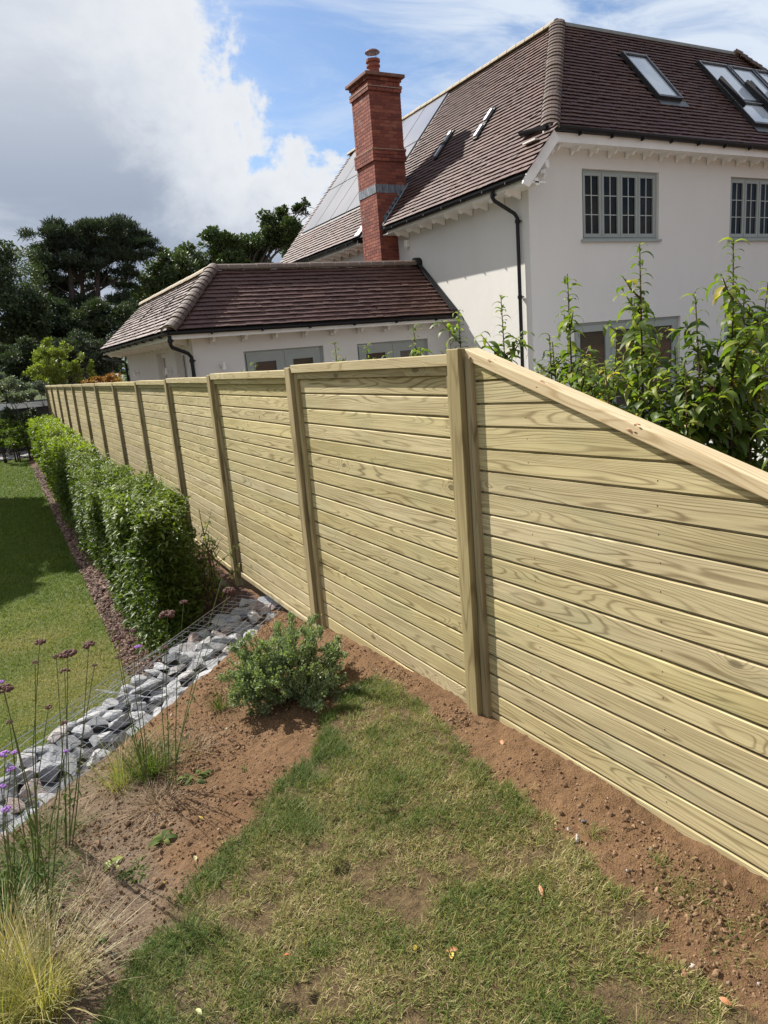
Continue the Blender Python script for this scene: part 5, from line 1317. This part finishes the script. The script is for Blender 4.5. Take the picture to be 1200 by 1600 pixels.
T('yew_tree', 'dark evergreen mass below the crown of the big pine', (120, 600), 40, 4.0, .25, [(60, 500, 1.7, 1.1), (95, 505, 1.6, 1.1), (140, 505, 1.5, 1.0), (30, 535, 1.8, 1.2), (75, 540, 2.0, 1.2), (120, 540, 1.8, 1.2), (175, 500, 1.3, 1.2), (200, 530, 1.6, 1.1), (160, 540, 1.6, 1.1), (215, 500, 1.2, .9), (100, 475, 1.2, .8), (65, 478, 1.2, .8)], m_darkleaf, 42000, .16, 56)
T('rhododendron', 'dark rounded evergreen bush below the pine trunk', (140, 610), 30, 1.8, .12, [(130, 535, .75, .55), (110, 545, .7, .5), (150, 548, .75, .5), (125, 562, .9, .5), (160, 570, .8, .5), (175, 545, .5, .5), (100, 575, .8, .5)], m_pine, 16000, .10, 57, cat='bush', base_z=-.65)
T('conifer_hedge', 'dark clipped conifer hedge at the far left of the garden', (20, 620), 31, 1.6, .1, [(5, 560, .9, .55), (25, 558, .9, .55), (45, 556, .8, .55), (-20, 562, .9, .55), (5, 585, 1.0, .6), (40, 585, 1.0, .6), (-30, 590, 1.0, .6), (65, 570, .7, .6)], m_darkleaf, 22000, .10, 58, cat='hedge', base_z=-.65)
T('golden_shrub', 'tall yellow-green feathery shrub in front of the dark hedge', (90, 612), 27.5, 1.6, .05, [(72, 540, .22, .2), (78, 552, .3, .3), (60, 560, .35, .28), (90, 556, .3, .3), (105, 545, .18, .22), (75, 575, .45, .35), (100, 575, .42, .3), (55, 582, .4, .3), (118, 575, .2, .25), (90, 592, .5, .3), (120, 590, .3, .3), (142, 578, .16, .3), (148, 592, .2, .2), (128, 560, .1, .25)], m_bright, 9500, .085, 59, cat='shrub', base_z=-.65, updown=1.2)
T('silvery_shrub', 'pale silvery-green shrub over the white-edged shed roof', (40, 640), 25.6, 1.2, .05, [(10, 600, .35, .25), (30, 606, .35, .22), (55, 604, .3, .2), (0, 590, .25, .2), (70, 610, .22, .2), (25, 618, .4, .2), (-15, 605, .4, .3), (50, 618, .3, .16)], m_silver, 7000, .075, 60, cat='shrub', base_z=-.65)
T('orange_shrub', 'low orange-tinted shrub behind the far end of the fence', (160, 620), 25.5, 1.2, .04, [(140, 596, .22, .14), (155, 593, .24, .14), (170, 592, .24, .16), (183, 590, .2, .2), (178, 598, .3, .16), (150, 602, .3, .16)], m_orange, 4200, .055, 61, cat='shrub', base_z=-.5)
T('dark_laurel_hedge', 'dark glossy hedge below the shed at the end of the lawn', (15, 700), 26.6, 1.0, .05, [(5, 655, .4, .35), (25, 655, .4, .35), (45, 652, .35, .3), (-15, 655, .4, .35), (10, 680, .45, .35), (35, 678, .4, .35), (-20, 680, .5, .4), (62, 655, .3, .3)], m_darkleaf, 9000, .08, 62, cat='hedge', base_z=-.66)
for q, (u, lab) in enumerate(((8, 'small multi-stemmed green tree at the left photo edge where the lawn ends'), (27, 'middle one of the small green trees on thin stems beyond the lawn'), (47, 'small green tree on thin stems next to the far end of the hedge'))):
    T('small_tree', lab, (u, 712), 24.4, .75, .022, [(u - 4, 672, .24, .20), (u + 5, 676, .24, .2), (u, 690, .26, .18), (u - 6, 694, .18, .14), (u + 7, 692, .18, .14), (u, 662, .16, .14)], m_hedged, 2600, .06, 63 + q, cat='small tree', group='small trees beyond the far end of the lawn', base_z=-.67, trunks=3)
# far tree line that closes the horizon
tl = MB()
cc, rr = [], []
rgt = np.random.default_rng(77)
for q in range(150):
    a = rad(rgt.uniform(-178, 178)); R_ = rgt.uniform(85, 120)
    if abs(a) > rad(2) or True: cc.append((R_ * math.sin(a), R_ * math.cos(a), rgt.uniform(0, 4))); rr.append((rgt.uniform(5, 8), rgt.uniform(5, 8), rgt.uniform(3.0, 5.5)))
tlo = leafcloud('far_woods', None, m_oak, cc, rr, 60000, 1.1, quad_leaf, 78, .3)
# the off-frame tree at the left whose shade lies across the lawn
tree('shade_tree', 'tree just past the left edge of the photo whose shade crosses the lawn', (-4.2, 18.0, LAWN), 4.5, .2, [(-2.9 + dx, 17.6 + dy, 4.3 + dz_, r_, r_ * .8) for dx, dy, dz_, r_ in ((0, 0, 0, 1.6), (1.15, .9, -.2, 1.2), (1.2, -1.6, .1, 1.2), (-1.6, 1.5, .2, 1.5), (-1.8, -1.5, .1, 1.5), (.2, 2.6, -.2, 1.2), (.1, -2.9, 0, 1.2), (.3, .2, 1.3, 1.2), (-2.6, 0, .4, 1.4))], m_mid, 60000, .20, seed=91)

# ---- shed
sh = thing('shed', 'low dark shed with a flat roof and white roof edge behind the far lawn end', 'shed', (0.0, 28.2, -.66))
for lo, hi, nm, mm_ in (((-4, 0, 0), (1.9, 2.4, 1.44), 'wall', simple('dark_boarding', (.05, .055, .06), .8)), ((-4.15, -.15, 1.442), (2.05, 2.5, 1.60), 'roof', m_alu), ((-4.17, -.19, 1.44), (2.07, -.152, 1.62), 'white_fascia', simple('white_fascia', (.80, .81, .83), .5))):
    mb = MB(); mb.box(lo, hi); mb.build(nm, mm_, sh)

# ------------------------------------------------------------------ foreground planting
def head(mb, p, r_, rg, k=22):
    """a verbena flower head: a domed cluster of small florets"""
    for q in range(k):
        r_ = r_; d = nrm(rg.normal(size=3)); d[2] = abs(d[2]) * .8 - .1; c_ = p + d * r_ * np.array([1, 1, .55]); s = r_ * rg.uniform(.20, .34)
        mb.add(icoV / 1 * s + c_, [tuple(f) for f in icoF])
def verbena(name, label, base, heads, seed, colm, r_=.013, group='tall thin-stemmed verbena plants in the left foreground'):
    rg = np.random.default_rng(seed); t0 = thing(name, label, 'flower', tuple(base), group=group); base = np.array(base)
    mb = MB()
    for (h, sz, mm_) in heads:
        h = np.array(h) - base; mid_ = h * .55 + np.array([rg.normal(0, .012), rg.normal(0, .012), h[2] * .06]); b0 = np.array([rg.normal(0, .012), rg.normal(0, .012), 0])
        mb.tube([b0, b0 + (mid_ - b0) * .5 + rg.normal(0, .004, 3), mid_, h], [.0026, .0024, .0018, .0012], 5)
        hb = MB(); head(hb, h, sz * (1.4 if mm_ is m_vbrown else 1.0), rg, 30); hb.build('flower_head', mm_, t0)
        for q in range(3):   # opposite pairs of narrow leaves
            s = rg.uniform(.12, .6); p = b0 + (mid_ - b0) * s * 1.4
            a = rg.uniform(0, 6.28); Vv, Ff, _ = scatter(lt[0] * np.array([.5, 1, 1]), [lt[1]], np.array([p, p]), dir_rot(np.array([[math.cos(a), math.sin(a), .4], [-math.cos(a), -math.sin(a), .4]]), np.zeros(2)), np.array([.045, .05]))
            link('leaf', np_mesh('leaf', Vv, Ff, smooth=True, rnd=np.full(len(Vv), rg.random()), mats=[m_weed]), t0)
    mb.build('stem', m_gstem, t0); return t0
def hp(u, v, Y): return at(u, v, 1, Y)
B_, P_ = m_vbrown, m_vpurple
verbena('verbena', 'tall verbena with large brown dried heads above the rocks, centre left', ground_at(262, 1235), [(hp(262, 961, 2.85), .021, B_), (hp(358, 923, 3.0), .017, B_), (hp(287, 941, 3.1), .011, B_), (hp(348, 900, 3.1), .008, B_), (hp(258, 1012, 2.9), .008, B_)], 1, B_)
verbena('verbena', 'verbena with a purple head and small brown heads over the lawn edge', ground_at(230, 1225), [(hp(215, 1011, 2.95), .013, P_), (hp(184, 998, 3.0), .014, B_), (hp(208, 986, 2.9), .009, B_), (hp(185, 1027, 2.8), .008, B_)], 2, P_)
verbena('verbena', 'verbena whose two dark heads stand over the middle of the lower lawn', ground_at(105, 1325), [(hp(139, 1008, 2.5), .014, B_), (hp(106, 1022, 2.5), .017, B_), (hp(88, 1026, 2.55), .008, B_), (hp(101, 1049, 2.45), .010, B_), (hp(148, 1040, 2.5), .006, B_)], 3, B_)
verbena('verbena', 'verbena leaning left with small dark heads over the dry lawn', ground_at(60, 1400), [(hp(62, 1004, 2.35), .011, B_), (hp(55, 1035, 2.3), .006, B_), (hp(76, 1105, 2.3), .007, B_), (hp(15, 1128, 2.2), .006, B_)], 4, B_)
verbena('verbena', 'verbena with bright purple heads at the left photo edge', ground_at(22, 1440), [(hp(8, 1178, 2.1), .013, P_), (hp(23, 1176, 2.15), .009, P_), (hp(17, 1202, 2.1), .010, P_), (hp(10, 1265, 2.05), .012, P_), (hp(2, 1230, 2.0), .010, P_)], 5, P_)
verbena('verbena', 'verbena with a dark head close to the left photo edge above the rocks', ground_at(75, 1450), [(hp(6, 1077, 1.95), .013, B_), (hp(2, 1066, 2.0), .008, P_), (hp(103, 1174, 2.1), .007, P_), (hp(100, 1130, 2.3), .007, B_)], 6, B_)

def strands(name, parent, m_, P0, D0, L, wd_, bend, rn, seg=5):
    """arching grass blades as ribbons"""
    n = len(P0); D0 = D0 / np.linalg.norm(D0, axis=1, keepdims=True); t = np.linspace(0, 1, seg + 1)
    side = np.cross(D0, [0, 0, 1.0]); side /= np.maximum(np.linalg.norm(side, axis=1, keepdims=True), 1e-3)
    hor = D0 * np.array([1, 1, 0]); hor /= np.maximum(np.linalg.norm(hor, axis=1, keepdims=True), 1e-3)
    Vv = []
    for s in t:
        c_ = P0 + D0 * (L * s)[:, None] + (hor * .55 - np.array([0, 0, 1.0]) * .62) * (bend * L * s ** 2.2)[:, None]
        w_ = (wd_ * (1 - s ** 1.6 * .85))[:, None]; Vv += [c_ - side * w_, c_ + side * w_]
    Vv = np.stack(Vv, 1); k = 2 * (seg + 1); base = (np.arange(n) * k)[:, None]
    Fq_ = np.concatenate([base + np.array([2 * i, 2 * i + 1, 2 * i + 3, 2 * i + 2]) for i in range(seg)])
    return link(name, np_mesh(name, Vv.reshape(-1, 3), [Fq_], rnd=np.repeat(rn, k), mats=[m_]), parent, kind='stuff')
def tuft(name, label, base, n, Lr, wd_, m_, seed, bend=.7, spread=.05, cat='grass clump', tilt=.55, group=None, rmean=.5):
    rg = np.random.default_rng(seed); t0 = thing(name, label, cat, tuple(base), group=group)
    a = rg.uniform(0, 6.283, n); e = np.abs(rg.normal(0, tilt, n)); D0 = np.stack([np.cos(a) * np.sin(e), np.sin(a) * np.sin(e), np.cos(e)], -1)
    P0 = np.stack([np.cos(a) * spread * rg.random(n), np.sin(a) * spread * rg.random(n), np.zeros(n)], -1)
    strands('blades', t0, m_, P0, D0, rg.uniform(*Lr, n), wd_ * rg.uniform(.6, 1.2, n), bend * rg.uniform(.4, 1.4, n), np.clip(rg.normal(rmean, .28, n), 0, 1)); return t0
tuft('fountain_grass', 'arching clump of straw-yellow ornamental grass in the bottom left corner', ground_at(70, 1580), 420, (.20, .42), .0015, m_straw, 1, .55, .09, tilt=.42, rmean=.6)
tuft('fountain_grass', 'green-yellow ornamental grass clump cut by the bottom left corner of the photo', ground_at(0, 1630), 420, (.16, .36), .0017, m_straw, 2, .5, .08, rmean=.25, tilt=.4)
tuft('fountain_grass', 'paler dry ornamental grass clump above the corner one at the left edge', ground_at(15, 1510), 300, (.14, .34), .0014, m_straw, 22, .55, .09, rmean=.75, tilt=.45)
tuft('wild_grass', 'dry wispy weeds with green stalks above the rocks at the left', ground_at(235, 1210), 420, (.08, .30), .0017, m_weed, 3, .5, .10, cat='weeds', tilt=.5)
tuft('wild_grass', 'tangle of dead brown stems on the soil below the verbena stalks', ground_at(245, 1262), 520, (.04, .13), .0011, m_dry, 4, .9, .13, cat='weeds', tilt=1.2, rmean=.4)
tuft('wild_grass', 'tangle of dead brown stems against the gabion at the left', ground_at(165, 1175), 420, (.05, .15), .0011, m_dry, 14, .9, .12, cat='weeds', tilt=1.2, rmean=.3)
tuft('wild_grass', 'thin green weeds on the soil left of the grey-green bush', ground_at(345, 1110), 130, (.07, .22), .0014, m_weed, 5, .4, .05, cat='weeds', tilt=.5)
tuft('wild_grass', 'grey-green leafy undergrowth at the left photo edge above the straw grass', ground_at(20, 1420), 900, (.05, .22), .0026, m_weed, 6, 1.0, .22, cat='weeds', tilt=1.0, rmean=.35)
tuft('wild_grass', 'straggly weeds between the rocks and the lower left edge', ground_at(60, 1330), 420, (.06, .24), .0017, m_weed, 16, .6, .16, cat='weeds', tilt=.7, rmean=.4)
def weed(name, label, base, n, L, m_, seed, spread=.03, tpl=lt, up_=.5, cat='weed'):
    rg = np.random.default_rng(seed); t0 = thing(name, label, cat, tuple(base)); a = rg.uniform(0, 6.283, n)
    P = np.stack([np.cos(a) * spread * rg.random(n), np.sin(a) * spread * rg.random(n), rg.random(n) * L * .3], -1)
    Vv, Ff, rr = scatter(tpl[0] * np.array([1.3, 1, 1]), [tpl[1]], P, dir_rot(np.stack([np.cos(a), np.sin(a), rg.normal(up_, .25, n)], -1), rg.normal(0, .3, n)), L * rg.uniform(.6, 1.1, n), rg.random(n))
    o = link('leaves', np_mesh('leaves', Vv, Ff, smooth=True, rnd=rr, mats=[m_]), t0, kind='stuff'); return t0
for q_, (u_, v_, lab_) in enumerate(((300, 1175, 'scatter of dry grass stems on the soil left of the bush'), (140, 1400, 'flattened dead stems on the grey soil above the straw grass'), (205, 1200, 'matted brown stalks between the rocks and the orange soil'), (120, 1290, 'dead twiggy litter under the left verbena stems'))):
    tuft('dry_stalks', lab_, ground_at(u_, v_), 260, (.04, .16), .0010, m_dry, 50 + q_, .9, .17, cat='dead stalks', tilt=1.35, rmean=.45)
tuft('wild_grass', 'loose yellow-green stalks with small leaves left of the verbena base', ground_at(190, 1225), 160, (.10, .34), .0016, m_straw, 61, .5, .12, cat='weeds', tilt=.5, rmean=.3)
weed('weed', 'upright weed with pointed green leaves on the orange soil', ground_at(255, 1318), 9, .075, m_weed, 1, .01, up_=1.2)
weed('weed', 'low matted dark green weed cushion on the soil', ground_at(215, 1362), 130, .028, m_weed, 2, .075, up_=.6)
weed('weed', 'small weed with broad light green leaves left of the dark cushion', ground_at(180, 1352), 6, .06, m_bright, 3, .01, up_=.7)
weed('weed', 'narrow-leaved green weed beside the verbena stems', ground_at(305, 1215), 26, .055, m_weed, 4, .05, up_=.8)
weed('weed', 'leafy green plant mass at the left photo edge under the purple verbena', ground_at(15, 1400), 420, .055, m_weed, 15, .16, up_=.9)
weed('weed', 'small green seedling on the soil near the photo bottom left', ground_at(160, 1470), 7, .04, m_weed, 5, .01)
weed('weed', 'tiny sprouts on the bare soil between bush and turf', ground_at(385, 1200), 10, .02, m_weed, 6, .03)

# fallen leaves and single stones, each of its own
def fleaf(label, u, v, L, col, yaw, curl=.55, lift=.010):
    L *= .9; curl = random.uniform(.3, .9)
    b_ = ground_at(u, v); V_, F_ = leaf_template(6, curl, random.uniform(.2, .3), random.uniform(-.5, .6))
    m_ = simple('fallen_leaf', col, .6, .3, 60); me_ = np_mesh('fallen_leaf', V_ * L, [F_], smooth=True, mats=[m_]); o = link('fallen_leaf', me_, loc=(b_[0], b_[1], b_[2] + lift + L * .12)); o.rotation_euler = (random.uniform(-.1, .5), random.uniform(-.5, .5), yaw); tag(o, label, 'leaf'); return o
Yc, Oc, Bc, Rc, Gc = (.55, .38, .07), (.36, .14, .05), (.24, .12, .06), (.50, .10, .04), (.36, .38, .14)
fleaf('yellow fallen leaf on the orange soil near the verbena', 318, 1284, .034, Yc, .4)
fleaf('yellow fallen leaf on the soil by the turf edge', 260, 1382, .032, Yc, 2.0)
fleaf('yellow and green fallen leaf on the turf near the bottom centre', 706, 1504, .036, Yc, -.6)
fleaf('curled red-brown leaf beside the yellow leaf on the turf', 716, 1490, .045, Oc, .9)
fleaf('bright orange-red fallen leaf on the turf', 454, 1497, .026, Rc, 1.2)
fleaf('orange-brown curled leaf on the turf at the right', 848, 1405, .042, Oc, -.5)
fleaf('brown leaf on the soil just right of the fence post foot', 783, 1160, .040, Oc, 2.7)
fleaf('small brown leaf on the soil below the fence at the right', 838, 1180, .026, Bc, 1.5)
fleaf('orange leaf on the soil at the top of the turf wedge', 597, 1062, .030, Oc, 1.4)
fleaf('pale green narrow leaf on the turf at the bottom edge', 316, 1592, .036, Gc, .3)
fleaf('thin yellow leaf scrap left of the curled leaves on the turf', 650, 1482, .026, Yc, 2.3)
fleaf('dull orange leaf on the turf at the bottom right', 1142, 1577, .036, Oc, .2)
fleaf('curled dry leaf at the soil edge by the weeds', 305, 1350, .040, (.40, .36, .18), -.3)
m_peb = simple('pale_pebble', (.42, .38, .33), .8, .3, 40); m_redst = simple('sandstone', (.28, .12, .07), .85, .3, 30, bmp=.4)
for (u, v, s, m_, lab) in ((370, 1258, .016, m_redst, 'reddish stone on the orange soil by the turf edge'), (174, 1433, .008, m_peb, 'small white stone on the soil at the left'), (944, 1326, .010, m_peb, 'pale pebble on the soil right of the turf'), (1082, 1512, .013, m_peb, 'pale flat stone among the soil at the right'), (1070, 1525, .014, m_redst, 'brown round stone beside the pale one at the right'), (913, 1286, .013, simple('dark_pebble', (.09, .085, .085), .7), 'dark round stone at the turf edge below the fence'), (355, 1140, .014, m_peb, 'flat stone on the soil left of the bush'), (268, 1118, .015, m_peb, 'pale stone at the foot of the rocks'), (418, 1206, .012, m_redst, 'reddish stone on the soil below the bush'), (343, 1298, .010, m_peb, 'grey pebble at the left edge of the turf'), (888, 1296, .011, m_peb, 'grey pebble left of the dark round stone'), (868, 1297, .010, m_redst, 'brown pebble at the turf edge below the fence')):
    g_ = ground_at(u, v); me_ = rocks[random.randrange(9)].copy(); me_.materials.clear(); me_.materials.append(m_); o = link('stone', me_, loc=(g_[0], g_[1], g_[2] + s * .3)); o.scale = (s, s * .8, s * .6); o.rotation_euler = (.2, .3, random.uniform(0, 6)); tag(o, lab, 'stone')
